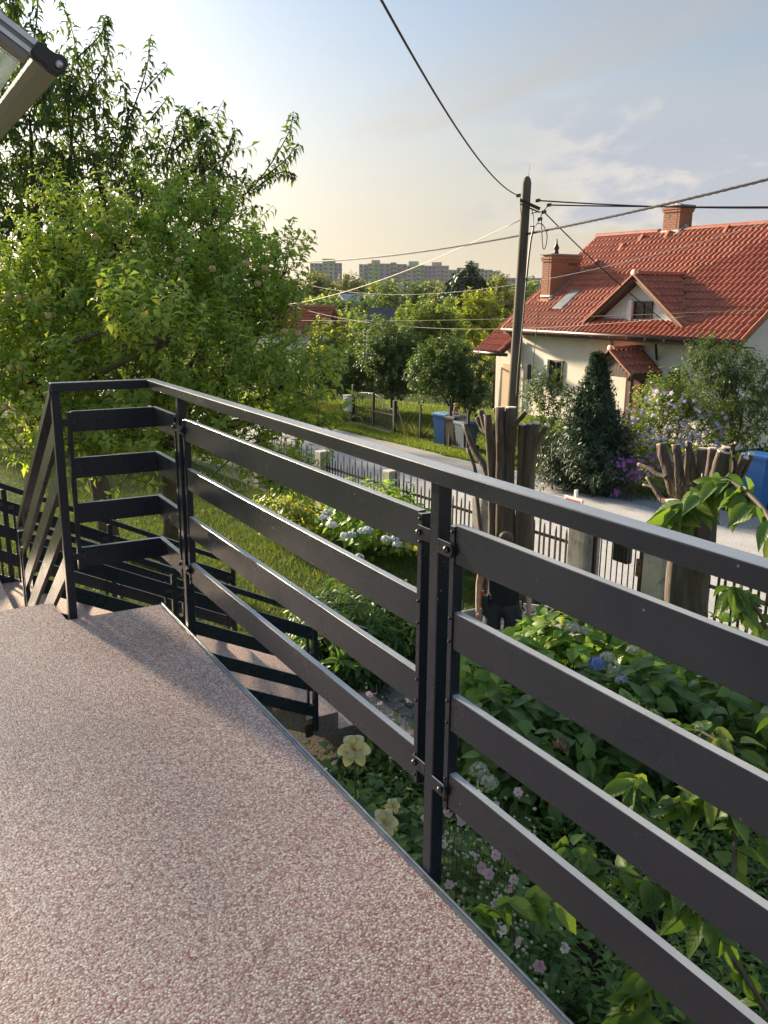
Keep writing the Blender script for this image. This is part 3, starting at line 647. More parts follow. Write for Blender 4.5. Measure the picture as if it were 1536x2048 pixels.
# chimneys built of bricks
def chimney(x0, x1, y0, y1, zb, zt, bw=0.245, bh=0.068, jt=0.010):
    core = MB().box(x0+0.012, x1-0.012, y0+0.012, y1-0.012, zb, zt).build('chimney', M_mortar, house)
    nc = int((zt-zb)/(bh+jt)); 
    hb_ = MB().obox((0, 0, 0), ((1, 0, 0), (0, 1, 0), (0, 0, 1)), (0.5, 0.5, bh/2)).mesh('brick', M_brick)
    def br(cx, cy, cz, sx, sy): inst('brick', hb_, core, Matrix.Translation((cx, cy, cz)) @ Matrix.Diagonal((sx, sy, 1, 1)))
    top3 = nc-3
    for c in range(nc):
        z = zb+(c+0.5)*(bh+jt); ov = 0.05 if c == nc-1 else 0.03 if c == nc-2 else 0.0
        # -y face (along x) and -x face (along y)
        L = x1-x0+2*ov; nb = max(1, round(L/(bw+jt))); w = L/nb; off = w/2 if c % 2 else 0
        xs = [x0-ov]+[x0-ov+off+w*k for k in range(0 if off else 1, nb)]+[x1+ov]
        for a, b in zip(xs[:-1], xs[1:]):
            if b-a > 0.03: br((a+b)/2, y0-ov+0.05, z, b-a-jt, 0.10)
        L = y1-y0+2*ov; nb = max(1, round(L/(bw+jt))); w = L/nb; off = w/2 if c % 2 == 0 else 0
        ys = [y0-ov+0.105]+[q for q in [y0-ov+off+w*k for k in range(0 if off else 1, nb)] if q > y0+0.13]+[y1+ov]
        for a, b in zip(ys[:-1], ys[1:]):
            if b-a > 0.03: br(x0-ov+0.05, (a+b)/2, z, 0.10, b-a-jt)
    MB().box(x0-0.06, x1+0.06, y0-0.06, y1+0.06, zt, zt+0.045, 0.01).build('chimney_cap', M_kerb, core)
    return core
c1 = chimney(*ch1, 1.25, 2.95)
for k in range(3): MB().box(ch1[0]+0.78+k*0.14, ch1[0]+0.86+k*0.14, ch1[2]-0.004, ch1[2]+0.01, 2.62, 2.70).build('vent_hole', M_black, c1)
tz = 2.995; MB().lathe([(0.07, 0), (0.09, 0.05), (0.06, 0.10), (0.085, 0.16), (0.10, 0.2), (0.04, 0.32), (0.03, 0.40), (0.012, 0.5)], (20.55, 23.62, tz), 12).build('chimney_cowl', M_black, c1, True)
fl = MB(); fl.bar(Vector((ch1[0]-0.06, ch1[2]-0.05, EZ+SL*(ch1[0]-EX)+0.06)), Vector((ch1[1]+0.12, ch1[2]-0.05, EZ+SL*(ch1[1]+0.12-EX)+0.06)), 0.09, 0.05, (-SL, 0, 1)); fl.build('flashing', M_lead, c1)
MB().box(ch1[0]-0.03, ch1[0]+0.3, ch1[2]-0.03, ch1[3]+0.02, 1.58, 1.64).build('flashing', M_wallwhite, c1)
MB().box(ch1[0]-0.10, ch1[0]+0.02, ch1[2]-0.04, ch1[3]+0.04, 1.25, 1.5).build('apron', M_verget, c1)
c2 = chimney(*ch2, 3.50, 4.46)
MB().box(ch2[0]-0.004, ch2[0]+0.01, 21.02, 21.12, 4.10, 4.22).build('vent_hole', M_black, c2)
MB().box(ch2[0]-0.04, ch2[0]+0.1, ch2[2]-0.03, ch2[3]+0.03, 3.40, 3.66).build('apron', M_verget, c2)
MB().box(ch2[0]-0.05, ch2[0]+0.1, ch2[2]-0.03, ch2[3]+0.02, 3.662, 3.72).build('flashing', M_lead, c2)
MB().bar((ch2[0]-0.15, ch2[2]-0.05, 3.56), (RX+0.05, ch2[2]-0.05, RZ+0.16), 0.10, 0.06, (-SL, 0, 1)).build('flashing', M_lead, c2)
MB().bar((RX+0.05, ch2[2]-0.05, RZ+0.16), (RX+0.5, ch2[2]-0.05, RZ-0.1), 0.10, 0.06, (SL, 0, 1)).build('flashing', M_lead, c2)
MB().lathe([(0.10, 0), (0.10, 0.06), (0.05, 0.09)], (23.25, 20.9, 4.50), 12).build('chimney_pot', M_wallwhite, c2, True)
# porch over the door
PX = 18.30; pk = atx(1214, 700, PX); pl = atx(1177, 737, PX); pr = atx(1262, 748, PX)
py, pzk = pk[1], pk[2]; ph = (pl[1]-pr[1])/2; ps = (pzk-pr[2])/ph; py = (pl[1]+pr[1])/2
porch = MB()
for s in (-1, 1):
    porch.prism([(PX, py, pzk), (PX, py+s*ph, pzk-ps*ph), (PX, py+s*ph, pzk-ps*ph-0.09), (PX, py, pzk-0.10)], (HX-PX-0.002, 0, 0))
po = porch.build('porch_roof', M_brownwood, house)
ups = Vector((0, 1, ps)).normalized()
base3, L3 = tiles(None, (PX, py-ph-0.03, pzk-ps*(ph+0.03)+0.005), (1, 0, 0), ups, 6, 5, lambda p: p.y < py, lambda p: (p-_v(CAM)).length); place_tiles(base3, L3, po, 60)
ups = Vector((0, -1, ps)).normalized()
base4, L4 = tiles(None, (HX-0.05, py+ph+0.03, pzk-ps*(ph+0.03)+0.005), (-1, 0, 0), ups, 6, 5, lambda p: p.y > py, lambda p: (p-_v(CAM)).length); place_tiles(base4, L4, po, 60)
for k in range(3): inst('ridge_tile', me_ridge, po, Matrix.Translation((PX+0.05+0.38*(k+1), py, pzk+0.03)) @ Matrix.Rotation(rad(90), 4, 'Z'))
MB().lathe([(0.09, 0.0), (0.10, -0.02), (0.05, -0.035)], (PX-0.02, py, pzk+0.05), 14, 'x').build('ridge_end_cap', bpy.data.materials['pale_terracotta_cap'], po, True)
for s in (-1, 1):
    dv = Vector((0, s*1, -ps)).normalized()
    for k in range(4):
        p = Vector((PX-0.03, py, pzk+0.01))+dv*(0.05+k*ph*0.31); MB().bar(p, p+dv*ph*0.315, 0.10, 0.05+0.006*(k % 2), (0, s*ps, 1), 0.004).build('verge_tile', M_verget, po)
for k in range(12):
    y = py-ph*0.82+k*ph*0.149; zt = pzk-0.11-ps*abs(y-py)-0.02
    if zt > pzk-ps*ph-0.05: MB().box(PX+0.03, PX+0.05, y-ph*0.07, y+ph*0.07, pzk-ps*ph-0.12, zt).build('gable_board', M_brownwood, po)
MB().box(PX+0.1, PX+0.22, py-ph*0.9, py-ph*0.9+0.11, G, pzk-ps*ph-0.06).build('porch_post', M_brownwood, po)
MB().box(PX+0.05, HX, py-ph+0.0, py-ph+0.10, pzk-ps*ph-0.14, pzk-ps*ph-0.03).build('porch_beam', M_brownwood, po)
dr = MB().box(HX-0.04, HX+0.02, 18.32, 19.02, G, -0.66).build('door', M_door, house)
MB().box(HX-0.06, HX-0.041, 18.40, 18.43, -1.55, -1.42).build('handle', M_steel, dr)
for i in range(2): MB().box(HX-0.05, HX-0.0405, 18.42, 18.92, G+0.2+i*0.75, G+0.85+i*0.75).build('door_panel', M_door, dr)
# lower extension on the left of the house
e0 = atx(950, 704, 18.95); EXZ, EY1 = e0[2]+0.05, e0[1]
ext = MB().prism([(19.72, 24.0, G-0.05), (24.5, 24.0, G-0.05), (24.5, 24.0, EXZ+SL*1.2), (22.6, 24.0, EXZ+SL*3.4), (19.72, 24.0, EXZ+SL*0.66)], (0, EY1-24.0-0.25, 0)).build('extension_wall', M_plaster, house)
er = MB().prism([(18.98, 24.41, EXZ-0.12), (18.98, 24.41, EXZ+0.0), (22.6, 24.41, EXZ+SL*3.62), (22.6, 24.41, EXZ+SL*3.62-0.15)], (0, EY1-24.43, 0)).build('extension_roof', M_brownwood, house)
base5, L5 = tiles(None, (18.92, EY1, EXZ), (0, -1, 0), a_s, int((EY1-24.41)/TW)+1, 13, lambda p: p.y > 24.30, lambda p: (p-_v(CAM)).length); place_tiles(base5, L5, er, 100)
base6, L6 = tiles(None, (18.92, 24.41+TW, EXZ), (0, -1, 0), a_s, 1, 13, lambda p: True, lambda p: 0); place_tiles(base6, L6, er, 100)
MB().tube([(18.90, 23.99, EXZ-0.04), (18.90, EY1, EXZ-0.04)], 0.06, 10).build('gutter', M_gutter, house, True)
MB().tube([(18.93, EY1-0.10, EXZ-0.08), (19.05, EY1-0.22, EXZ-0.3), (19.62, EY1-0.32, EXZ-0.5), (19.64, EY1-0.32, G)], 0.045, 8).build('downpipe', M_gutter, house, True)
MB().box(19.66, 19.719, 24.35, 25.15, G, -0.75).build('garage_door', M_peach, house)

# ---------------------------------------------------------------- utility pole and wires
M_pole = mat('weathered_pole_wood', (0.085, 0.070, 0.055), (0.14, 0.115, 0.09), rough=0.9, scale=9, stretch=(1, 1, 0.05), bump=0.5, bscale=25, bdist=0.01, c3=(0.05, 0.042, 0.035), c3lo=0.55, c3hi=0.65, c3scale=11)
M_wire = mat('black_cable', (0.018, 0.018, 0.020), (0.03, 0.03, 0.032), rough=0.55, scale=30)
M_wirep = mat('bare_aluminium_wire', (0.10, 0.098, 0.09), (0.15, 0.14, 0.125), rough=0.55, metal=0.0, scale=30)
PXX = 13.0
pt, pb = atx(1054, 366, PXX), atx(1025, 815, PXX)
s_ = (G-0.3-pt[2])/(pb[2]-pt[2]); pb = pt+(pb-pt)*s_
pole = thing('utility_pole', 'weathered wooden utility pole leaning in front of the house', 'utility pole', (pb[0], pb[1], G))
def onpole(v):
    a, b = 0.0, 1.0
    for _ in range(40):
        m = (a+b)/2
        if pix(pt+(pb-pt)*m)[1] < v: a = m
        else: b = m
    return pt+(pb-pt)*m
P = [pt+(pb-pt)*t for t in np.linspace(0, 1, 12)]
MB().tube([pt+np.array([0, 0, 0.14]), pt+np.array([0, 0, 0.09])]+P, [0.035, 0.075]+[0.098+0.042*i/11 for i in range(12)], 14).build('pole', M_pole, pole, True)
MB().tube([pt+np.array([0.02, 0, 0.05]), pt+np.array([0.06, 0.0, 0.40])], [0.006, 0.003], 5).build('spike', M_wire, pole)
ca_, cb_ = atd(1040, 400, pix(pt)[2]-0.12), atd(1080, 418, pix(pt)[2]-0.16)
MB().bar(ca_, cb_, 0.05, 0.07, (0, 0, 1), 0.005).build('crossarm', M_black, pole)
MB().bar(ca_+np.array([0, 0, -0.08]), cb_+np.array([0, 0, -0.08])*0.9+ca_*0.0, 0.03, 0.03).build('crossarm', M_black, pole)
dpol = pix(pt)[2]
def clampat(u, v, dz=-0.1):
    q = atd(u, v, dpol+dz); MB().obox(q, ((1, 0.3, 0.2), (-0.3, 1, 0), (0, 0, 1)), (0.055, 0.035, 0.035), 0.01).build('insulator', M_cap, pole); return q
i1 = clampat(1037, 391); i2 = clampat(1076, 401); i3 = clampat(1098, 410); i4 = clampat(1088, 424, -0.15); i5 = clampat(1080, 438, -0.15)
def curve(pts, n=24):
    P = [np.array(p, float) for p in pts]; out = []
    P = [2*P[0]-P[1]]+P+[2*P[-1]-P[-2]]
    for i in range(1, len(P)-2):
        for k in range(n):
            t = k/n; a, b, c, d = P[i-1], P[i], P[i+1], P[i+2]
            out.append(0.5*((2*b)+(-a+c)*t+(2*a-5*b+4*c-d)*t*t+(-a+3*b-3*c+d)*t**3))
    out.append(P[-2]); return out
for pts in ([(1098, 410), (1085, 425), (1080, 438), (1071, 452)], [(1040, 395), (1041, 420), (1045, 438)], [(1063, 416), (1067, 436), (1066, 452), (1060, 452)], [(1062, 427), (1075, 424), (1088, 424)], [(1076, 447), (1086, 450), (1094, 470), (1091, 494), (1086, 496), (1084, 470), (1083, 440)], [(1068, 452), (1062, 480), (1057, 520), (1053, 560)]):
    MB().tube(curve([atd(u, v, dpol-0.15) for u, v in pts], 8), 0.022 if pts[-1][1] == 560 else 0.010, 5).build('loop_cable', M_wire, pole, True)
MB().tube(curve([atd(1053, 560, dpol-0.15), atd(1046, 640, dpol-0.17), atd(1038, 720, dpol-0.18), atd(1032, 800, dpol-0.18)], 6), 0.016, 6).build('loop_cable', M_wire, pole, True)
jb = atx(1043, 742, PXX-0.05); MB().obox(jb+np.array([0.0, -0.22, 0]), ((1, 0, 0), (0, 1, 0), (0, 0, 1)), (0.06, 0.07, 0.17), 0.01).build('junction_box', M_cap, pole)
def wire(label, A, B, sag, r, m=M_wire, n=28, twist=False):
    A, B = np.array(A, float), np.array(B, float); P = []
    for i in range(n+1):
        t = i/n; p = A+(B-A)*t; p[2] -= sag*4*t*(1-t); P.append(p)
    b = MB()
    if twist:
        Q = []; m_ = n*6; ln = np.linalg.norm(B-A)
        for s in range(3):
            Q = []
            for i in range(m_+1):
                t = i/m_; p = A+(B-A)*t; p[2] -= sag*4*t*(1-t)
                ph = 2*math.pi*(t*ln/0.55+s/3); p = p+np.array([0, math.cos(ph), math.sin(ph)])*r*0.75; Q.append(p)
            b.tube(Q, r*0.62, 4)
    else: b.tube(P, r, 5)
    return tag(b.build('overhead_wire', m, None, True), label, 'wire', 'overhead wires')
wire('black cable running from the pole top up over the terrace', i1, atd(730, -60, 6.0), 0.28, 0.0115)
wire('upper of the two parallel black cables from the pole to the right', i2, atd(1700, 412, 24.0), 0.10, 0.016)
wire('lower of the two parallel black cables from the pole to the right', i3, atd(1700, 411, 24.0), 0.04, 0.016)
wire('thick twisted cable crossing behind the pole and over the house chimney', atd(470, 520, 34.0), atd(1640, 332, 13.5), 0.55, 0.022, twist=True)
wire('black service cable sloping from the pole to the dormer of the house', i4, atx(1345, 655, 19.1), 0.10, 0.014)
wire('pale sunlit wire from the pole down to the left behind the apple tree', onpole(436), atd(540, 612, 40.0), 0.4, 0.010, mat('sunlit_wire', (0.34, 0.27, 0.16), (0.4, 0.32, 0.2), rough=0.5))  # sunlight on this wire is put into its paler, warmer colour
wire('thin wire passing the small chimney at mid height', atd(600, 566, 45.0), atd(1620, 418, 20.0), 1.15, 0.008, M_wirep)
wire('highest of the thin wires strung across the far trees', atd(560, 598, 38.0), atd(1080, 602, 36.0), 0.25, 0.007, M_wirep)
wire('second of the thin wires strung across the far trees', atd(560, 610, 38.0), atd(1080, 606, 36.0), 0.10, 0.006, M_wirep)
wire('long low wire crossing the dark barn roof and the dormer', atd(560, 640, 36.0), atd(1600, 616, 17.5), 0.12, 0.0055, M_wirep)
wire('lowest wire crossing the dark barn roof and the dormer', atd(570, 607, 40.0), atd(1420, 628, 17.0), 0.65, 0.0055, M_wirep)
wire('thin cable hanging down beside the pole in front of the cream wall', atx(1082, 560, 16.5), atx(1060, 800, 16.5), 0.0, 0.012)

# ---------------------------------------------------------------- spiked garden fence with concrete posts and little gate
FB0, FB1 = G+0.84, G+0.18
fence = thing('spiked_fence', 'black spiked metal garden fence between concrete posts beside the lane', 'fence', (fline(10), 10, G))
dirf = Vector((-0.078, 1, 0)).normalized()
posts_y = [16.9, 14.35, 12.15, 9.85, 7.90, 6.72, 4.4]
for i, y in enumerate(posts_y):
    w = 0.115 if i not in (4, 5) else 0.15
    h = 1.13 if i not in (4, 5) else 1.22
    b = MB(); V = []
    x = fline(y)
    b.obox((x, y, G+h/2-0.05), ((1, 0.078, 0), (-0.078, 1, 0), (0, 0, 1)), (w, w, h/2+0.05), 0.018)
    b.build('concrete_post', M_concrete, fence)
def picket(h):
    b = MB(); w = 0.015
    b.prism([(0, -w, 0), (0, w, 0), (0, w, h-0.07), (0, -w*0.2, h), (0, -w, h-0.075)], (0.012, 0, 0)); return b.mesh('picket', M_black)
me_pt, me_ps = picket(1.10), picket(0.955)
def fence_run(y0, y1, parent, first=0):
    for z, hh in ((FB0, 0.036), (FB1, 0.036)):
        MB().bar((fline(y0), y0, z), (fline(y1), y1, z), 0.030, hh).build('rail', mat('sun_tinted_fence_rail_%d' % int(y0*10), (0.12, 0.085, 0.06), (0.22, 0.155, 0.11), rough=0.8, scale=14) , parent)  # tan of the sunlight is painted into the rail colour
    n = max(2, int(abs(y1-y0)/0.096)); 
    for k in range(n):
        y = y0+(y1-y0)*(k+0.5)/n; x = fline(y)
        inst('picket', me_pt if k % 2 == first else me_ps, parent, Matrix.Translation((x-0.0255, y, G+0.06)) @ Matrix.Rotation(rad(rnd.uniform(-1, 1)), 4, 'X'))
for a, b in zip(posts_y[:-1], posts_y[1:]):
    if abs(a-7.90) < 0.01: continue
    fence_run(a-0.13, b+0.13, fence)
fence_run(4.27, 2.6, fence)
gate = thing('garden_gate', 'small black barred garden gate with a rusty latch between two concrete posts', 'gate', (fline(7.3), 7.3, G))
gx = lambda y: fline(y)-0.02
for y in (7.70, 6.98): MB().box(gx(y)-0.02, gx(y)+0.02, y-0.022, y+0.022, G+0.05, G+1.12, 0.003).build('frame_post', M_black, gate)
for z in (G+0.15, G+1.05): MB().bar((gx(7.7), 7.68, z), (gx(6.98), 7.0, z), 0.03, 0.03).build('frame_rail', M_black, gate)
me_b = MB().tube([(0, 0, 0), (0, 0, 0.9)], 0.009, 6).mesh('bar', M_black)
for k in range(7): y = 7.60-k*0.088; inst('bar', me_b, gate, Matrix.Translation((gx(y), y, G+0.15)))
M_rust = mat('rusty_iron', (0.13, 0.065, 0.035), (0.20, 0.11, 0.06), rough=0.85, scale=12)
lt = MB().box(gx(7)-0.035, gx(7)-0.021, 6.95, 7.03, G+0.70, G+0.92, 0.003).build('latch', M_rust, gate)
for z in (G+0.76, G+0.86): MB().lathe([(0.014, 0), (0.014, -0.01), (0.006, -0.018)], (gx(7)-0.035, 6.99, z), 10, 'x').build('knob', M_steel, lt, True)
mbx = MB().box(gx(7.3)+0.03, gx(7.3)+0.13, 7.22, 7.46, G+0.78, G+1.10, 0.01); mo = mbx.build('mail_box', M_cap); tag(mo, 'black letter box hung on the bars of the small garden gate', 'letter box')
ch = MB()
for k in range(16):
    z = G+0.9-k*0.035; ch.obox((fline(6.5), 6.5, z), ((1, 0, 0), (0, 1, 0), (0, 0, 1)), (0.005 if k % 2 else 0.011, 0.011 if k % 2 else 0.005, 0.02))
tag(ch.build('chain', M_steel), 'thin steel chain hanging beside the right concrete gate post', 'chain')
# red and white road sign behind the concrete post
M_red = mat('red_sign_paint', (0.42, 0.025, 0.035), (0.50, 0.04, 0.05), rough=0.45, scale=6); M_wp = mat('white_sign_paint', (0.74, 0.74, 0.72), (0.8, 0.8, 0.78), rough=0.5, scale=6)
sgx = fline(8.3)+0.45; q = atx(1146, 995, sgx)
sign = thing('board_sign', 'red and white board on a white post behind the concrete gate post', 'sign', (sgx, q[1], G))
y_ = q[1]; zt = q[2]
MB().box(sgx, sgx+0.03, y_-0.18, y_+0.18, zt-0.42, zt, 0.004).build('board', M_wp, sign)
MB().prism([(sgx-0.004, y_-0.14, zt-0.03), (sgx-0.004, y_+0.14, zt-0.03), (sgx-0.004, y_+0.09, zt-0.18), (sgx-0.004, y_-0.10, zt-0.16)], (0.0035, 0, 0)).build('emblem', M_red, sign)
MB().prism([(sgx-0.004, y_-0.03, zt-0.22), (sgx-0.004, y_+0.06, zt-0.22), (sgx-0.004, y_+0.08, zt-0.27), (sgx-0.004, y_+0.06, zt-0.39), (sgx-0.004, y_-0.03, zt-0.39)], (0.0035, 0, 0)).build('emblem', M_red, sign)
MB().box(sgx+0.031, sgx+0.07, y_-0.02, y_+0.02, G, zt+0.10).build('post', M_wp, sign)

# ---------------------------------------------------------------- across the lane: metal gate, meter box, fences, bins
XF = 13.15
M_navy = mat('dark_navy_iron', (0.016, 0.020, 0.026), (0.024, 0.028, 0.034), rough=0.5, scale=8)
gl, gr_ = atx(707, 850, XF), atx(789, 872, XF)
ya, yb = gl[1], gr_[1]; ym = (ya+yb)/2
dg = thing('driveway_gate', 'double leaf wrought iron driveway gate with a curved top across the lane', 'gate', (XF, ym, G))
for (y, h, w) in ((ya, 1.22, 0.045), (ym, 1.10, 0.03), (yb, 0.98, 0.05)): MB().box(XF-w, XF+w, y-w, y+w, G, G+h, 0.004).build('gate_post', M_navy, dg)
def topz(y):
    t = (y-yb)/(ya-yb)
    return G+(0.70+0.36*(0.5-0.5*math.cos(math.pi*min(1, t*2))) if t < 0.5 else 1.06-0.14*((t-0.5)*2)**2)
me_gb = MB().box(-0.008, 0.008, -0.008, 0.008, 0, 1).mesh('bar', M_navy)
n = 26
for k in range(1, n):
    y = yb+(ya-yb)*k/n; inst('bar', me_gb, dg, Matrix.Translation((XF, y, G+0.06)) @ Matrix.Diagonal((1, 1, topz(y)-G-0.04, 1)))
tr = MB(); ys = np.linspace(yb, ya, 30); tr.tube([(XF, y, topz(y)) for y in ys], 0.016, 6); tr.build('top_rail', M_navy, dg, True)
for z in (G+0.10, G+0.55): MB().bar((XF, yb, z), (XF, ya, z), 0.03, 0.035).build('cross_rail', M_navy, dg)
ds = MB().box(XF-0.2, XF+0.1, yb, ya, G-0.02, G+0.05, 0.01); tag(ds.build('gate_sill', M_kerb), 'concrete sill under the driveway gate', 'sill')
q = atx(697, 843, XF-0.1); mt = thing('meter_box', 'white electric meter box on a thin stand beside the driveway gate', 'meter box', (XF-0.1, q[1], G))
mtb = MB().box(XF-0.22, XF+0.0, q[1]-0.14, q[1]+0.16, G+0.36, G+0.86, 0.02).build('cabinet', M_wp, mt)
MB().box(XF-0.224, XF-0.2205, q[1]+0.0, q[1]+0.07, G+0.55, G+0.66).build('window', M_glass, mtb); MB().box(XF-0.224, XF-0.2205, q[1]-0.08, q[1]-0.05, G+0.57, G+0.65).build('lock', M_cap, mtb)
MB().box(XF-0.235, XF+0.01, q[1]-0.15, q[1]+0.17, G+0.861, G+0.89, 0.01).build('roof', M_wp, mt)
for dy in (-0.10, 0.12): MB().box(XF-0.12, XF-0.09, q[1]+dy-0.015, q[1]+dy+0.015, G, G+0.36).build('leg', M_kerb, mt)
def mesh_fence(label, y0, y1, x, posts, h=1.05, cell=0.13, diag=()):
    f = thing('mesh_fence', label, 'fence', (x, (y0+y1)/2, G), 'wire mesh fences across the lane')
    for y in posts: MB().box(x-0.022, x+0.022, y-0.022, y+0.022, G, G+h, 0.003).build('post', M_navy, f)
    for (yt, ybm) in diag: MB().bar((x, yt, G+h*0.85), (x, ybm, G), 0.025, 0.025).build('brace', M_navy, f)
    m = MB(); a = y0; L = y1-y0; H = h-0.05; r = 0.0022
    k = -H
    while k < L:
        for s in (1, -1):
            t0, t1 = max(0, -k/1.0 if k < 0 else 0), min(H, L-k)
            if t1 > t0:
                p0, p1 = (k+t0, t0), (k+t1, t1)
                if s < 0: p0, p1 = (L-p0[0], p0[1]), (L-p1[0], p1[1])
                m.tube([(x, y0+p0[0], G+0.03+p0[1]), (x, y0+p1[0], G+0.03+p1[1])], r, 3, False)
        k += cell
    o = m.build('wire_mesh', M_navy, f); o['kind'] = 'stuff'
    MB().tube([(x, y0, G+h-0.02), (x, y1, G+h-0.02)], 0.004, 4).build('tension_wire', M_navy, f)
    return f
my = atx(840, 887, XF)[1]; g2a, g2b = atx(898, 905, XF)[1], atx(934, 912, XF)[1]
mesh_fence('mesh fence with a dark post between driveway gate and bins', g2a+0.02, yb-0.03, XF, (my,), 1.02, diag=((yb-0.1, yb-0.75),))
m2 = atx(1210, 972, XF+0.35)[1]
mesh_fence('mesh fence in front of the dark conifer', m2, g2b-0.03, XF+0.1, (16.0,), 1.05)
mesh_fence('mesh fence left of the meter box with a braced post', ya+0.4, ya+5.0, XF-0.15, (atx(633, 832, XF-0.15)[1],), 1.05, cell=0.2, diag=((atx(636, 790, XF-0.15)[1], atx(655, 830, XF-0.15)[1]),))
wp = thing('fence_post', 'old white-flaked fence post beside the purple flowers', 'fence post', (XF+0.3, m2, G))
MB().bar((XF+0.35, m2, G), (XF+0.35, m2-0.02, G+1.12), 0.06, 0.06, (1, 0, 0), 0.006).build('post', mat('flaking_white_paint', (0.05, 0.05, 0.05), (0.42, 0.42, 0.40), rough=0.8, scale=9, lo=0.45, hi=0.55, stretch=(1, 1, 0.4)), wp)
MB().bar((XF+0.35, m2-0.05, G+0.8), (XF+0.35, m2-0.75, G), 0.03, 0.03).build('brace', M_navy, wp)
pg = thing('side_gate', 'narrow dark barred gate in front of the bins', 'gate', (XF, (g2a+g2b)/2, G))
for y in (g2a, g2b): MB().box(XF-0.03, XF+0.03, y-0.03, y+0.03, G, G+1.12, 0.003).build('gate_post', M_navy, pg)
for k in range(1, 9): y = g2b+(g2a-g2b)*k/9; inst('bar', me_gb, pg, Matrix.Translation((XF, y, G+0.05)) @ Matrix.Diagonal((1, 1, 1.0, 1)))
for z in (G+0.1, G+0.5, G+1.0): MB().bar((XF, g2b, z), (XF, g2a, z), 0.028, 0.03).build('cross_rail', M_navy, pg)
def bin_(label, x, y, rz, col, h=0.92, lidcol=None):
    mb = mat('bin_plastic_'+label.split()[0]+str(int(y*10)), col, tuple(c*0.85 for c in col), rough=0.45, scale=4)
    ml = mat('bin_lid_'+label.split()[0]+str(int(y*10)), lidcol or col, tuple(c*0.9 for c in (lidcol or col)), rough=0.45, scale=4)
    t = thing('wheelie_bin', label, 'bin', (x, y, G), 'wheeled bins across the lane')
    Mz = Matrix.Translation((x, y, G)) @ Matrix.Rotation(rz, 4, 'Z')
    a, b = 0.17, 0.235
    V = [(-a, -a, 0.04), (a, -a, 0.04), (a, a, 0.04), (-a, a, 0.04), (-b, -b, h-0.1), (b, -b, h-0.1), (b, b, h-0.1), (-b, b, h-0.1)]
    m = MB().add(V, [(0, 3, 2, 1), (4, 5, 6, 7), (0, 1, 5, 4), (1, 2, 6, 5), (2, 3, 7, 6), (3, 0, 4, 7)])
    m.build('body', mb, t, M=Mz)
    MB().box(-b-0.02, b+0.02, -b-0.02, b+0.02, h-0.10, h-0.055, 0.01).build('rim', mb, t, M=Mz)
    MB().prism([(-b-0.025, -b-0.025, h-0.054), (b+0.03, -b-0.025, h-0.054), (b+0.03, -b-0.025, h-0.01), (0.0, -b-0.025, h+0.015), (-b-0.025, -b-0.025, h-0.015)], (0, 2*b+0.05, 0)).build('lid', ml, t, M=Mz)
    MB().tube([(b+0.06, -b+0.04, h-0.09), (b+0.06, b-0.04, h-0.09)], 0.014, 8).build('handle', mb, t, True, Mz)
    for s in (-1, 1): MB().lathe([(0.09, -0.025), (0.09, 0.025)], (a+0.02, s*(a+0.02), 0.09), 16, 'y').build('wheel', M_cap, t, M=Mz)
bq = atz(873, 893); bin_('blue wheeled bin, left of the three behind the side gate', bq[0]+0.25, bq[1], rad(10), (0.03, 0.12, 0.36), 0.90, (0.20, 0.34, 0.55))
bq = atz(893, 897); bin_('brown wheeled bin with a jar on its lid behind the side gate', bq[0]+0.25, bq[1], rad(5), (0.055, 0.035, 0.025), 0.88, (0.20, 0.18, 0.16))
jar = MB().lathe([(0.055, 0), (0.06, 0.02), (0.06, 0.17), (0.045, 0.20), (0.05, 0.22)], (bq[0]+0.30, bq[1]+0.05, G+0.895), 14); tag(jar.build('jar', M_brick, None, True), 'reddish brown jar standing on the brown bin', 'jar')
bq = atz(916, 903); bin_('dark blue-grey wheeled bin right behind the side gate bars', bq[0]+0.25, bq[1], rad(-4), (0.07, 0.11, 0.15), 0.80, (0.16, 0.22, 0.28))
bq = atx(1512, 1000, 14.3); bin_('bright blue wheeled bin at the right edge near the hedge', 14.3, bq[1], rad(8), (0.03, 0.16, 0.48), 1.12)

# ---------------------------------------------------------------- vegetation
M_bark = mat('grey_brown_bark', (0.055, 0.042, 0.032), (0.10, 0.08, 0.06), rough=0.9, scale=12, stretch=(1, 1, 0.2), bump=0.5, bscale=30, bdist=0.01)
LM = {}
def lm(name, *a, **k):
    kf = dict(apple=1.75, conifer=1.25, grass=0.92, shadegrass=1.0, light=1.15).get(name, 1.4); a = tuple(None if c is None else tuple(min(0.6, q*kf) for q in c) for c in a)
    if name not in LM: LM[name] = (leafmat(name+'_leaf', *a, **k, attr=True), leafmat(name+'_single_leaf', *a, **k, attr=False, veins=name not in ('apple', 'cherry')))
    return LM[name]
lm('apple', (0.095, 0.160, 0.040), (0.195, 0.270, 0.072), (0.36, 0.32, 0.09), trans=0.5, tcol=(1.9, 1.7, 0.6))
lm('cherry', (0.034, 0.068, 0.022), (0.078, 0.130, 0.036), (0.16, 0.18, 0.04), trans=0.42, tcol=(1.7, 1.6, 0.6))
lm('dark', (0.032, 0.066, 0.026), (0.070, 0.118, 0.042), None, trans=0.35)
lm('mid', (0.065, 0.112, 0.030), (0.135, 0.188, 0.050), None, trans=0.42)
lm('light', (0.110, 0.165, 0.030), (0.24, 0.28, 0.055), (0.30, 0.28, 0.06), trans=0.5)
lm('willow', (0.075, 0.10, 0.035), (0.15, 0.17, 0.06), None, trans=0.4)
lm('conifer', (0.020, 0.044, 0.024), (0.044, 0.078, 0.036), None, trans=0.15, tcol=(1.2, 1.2, 0.8))
lm('hydrangea', (0.090, 0.180, 0.034), (0.165, 0.275, 0.055), (0.28, 0.34, 0.07), trans=0.4, rough=0.4)
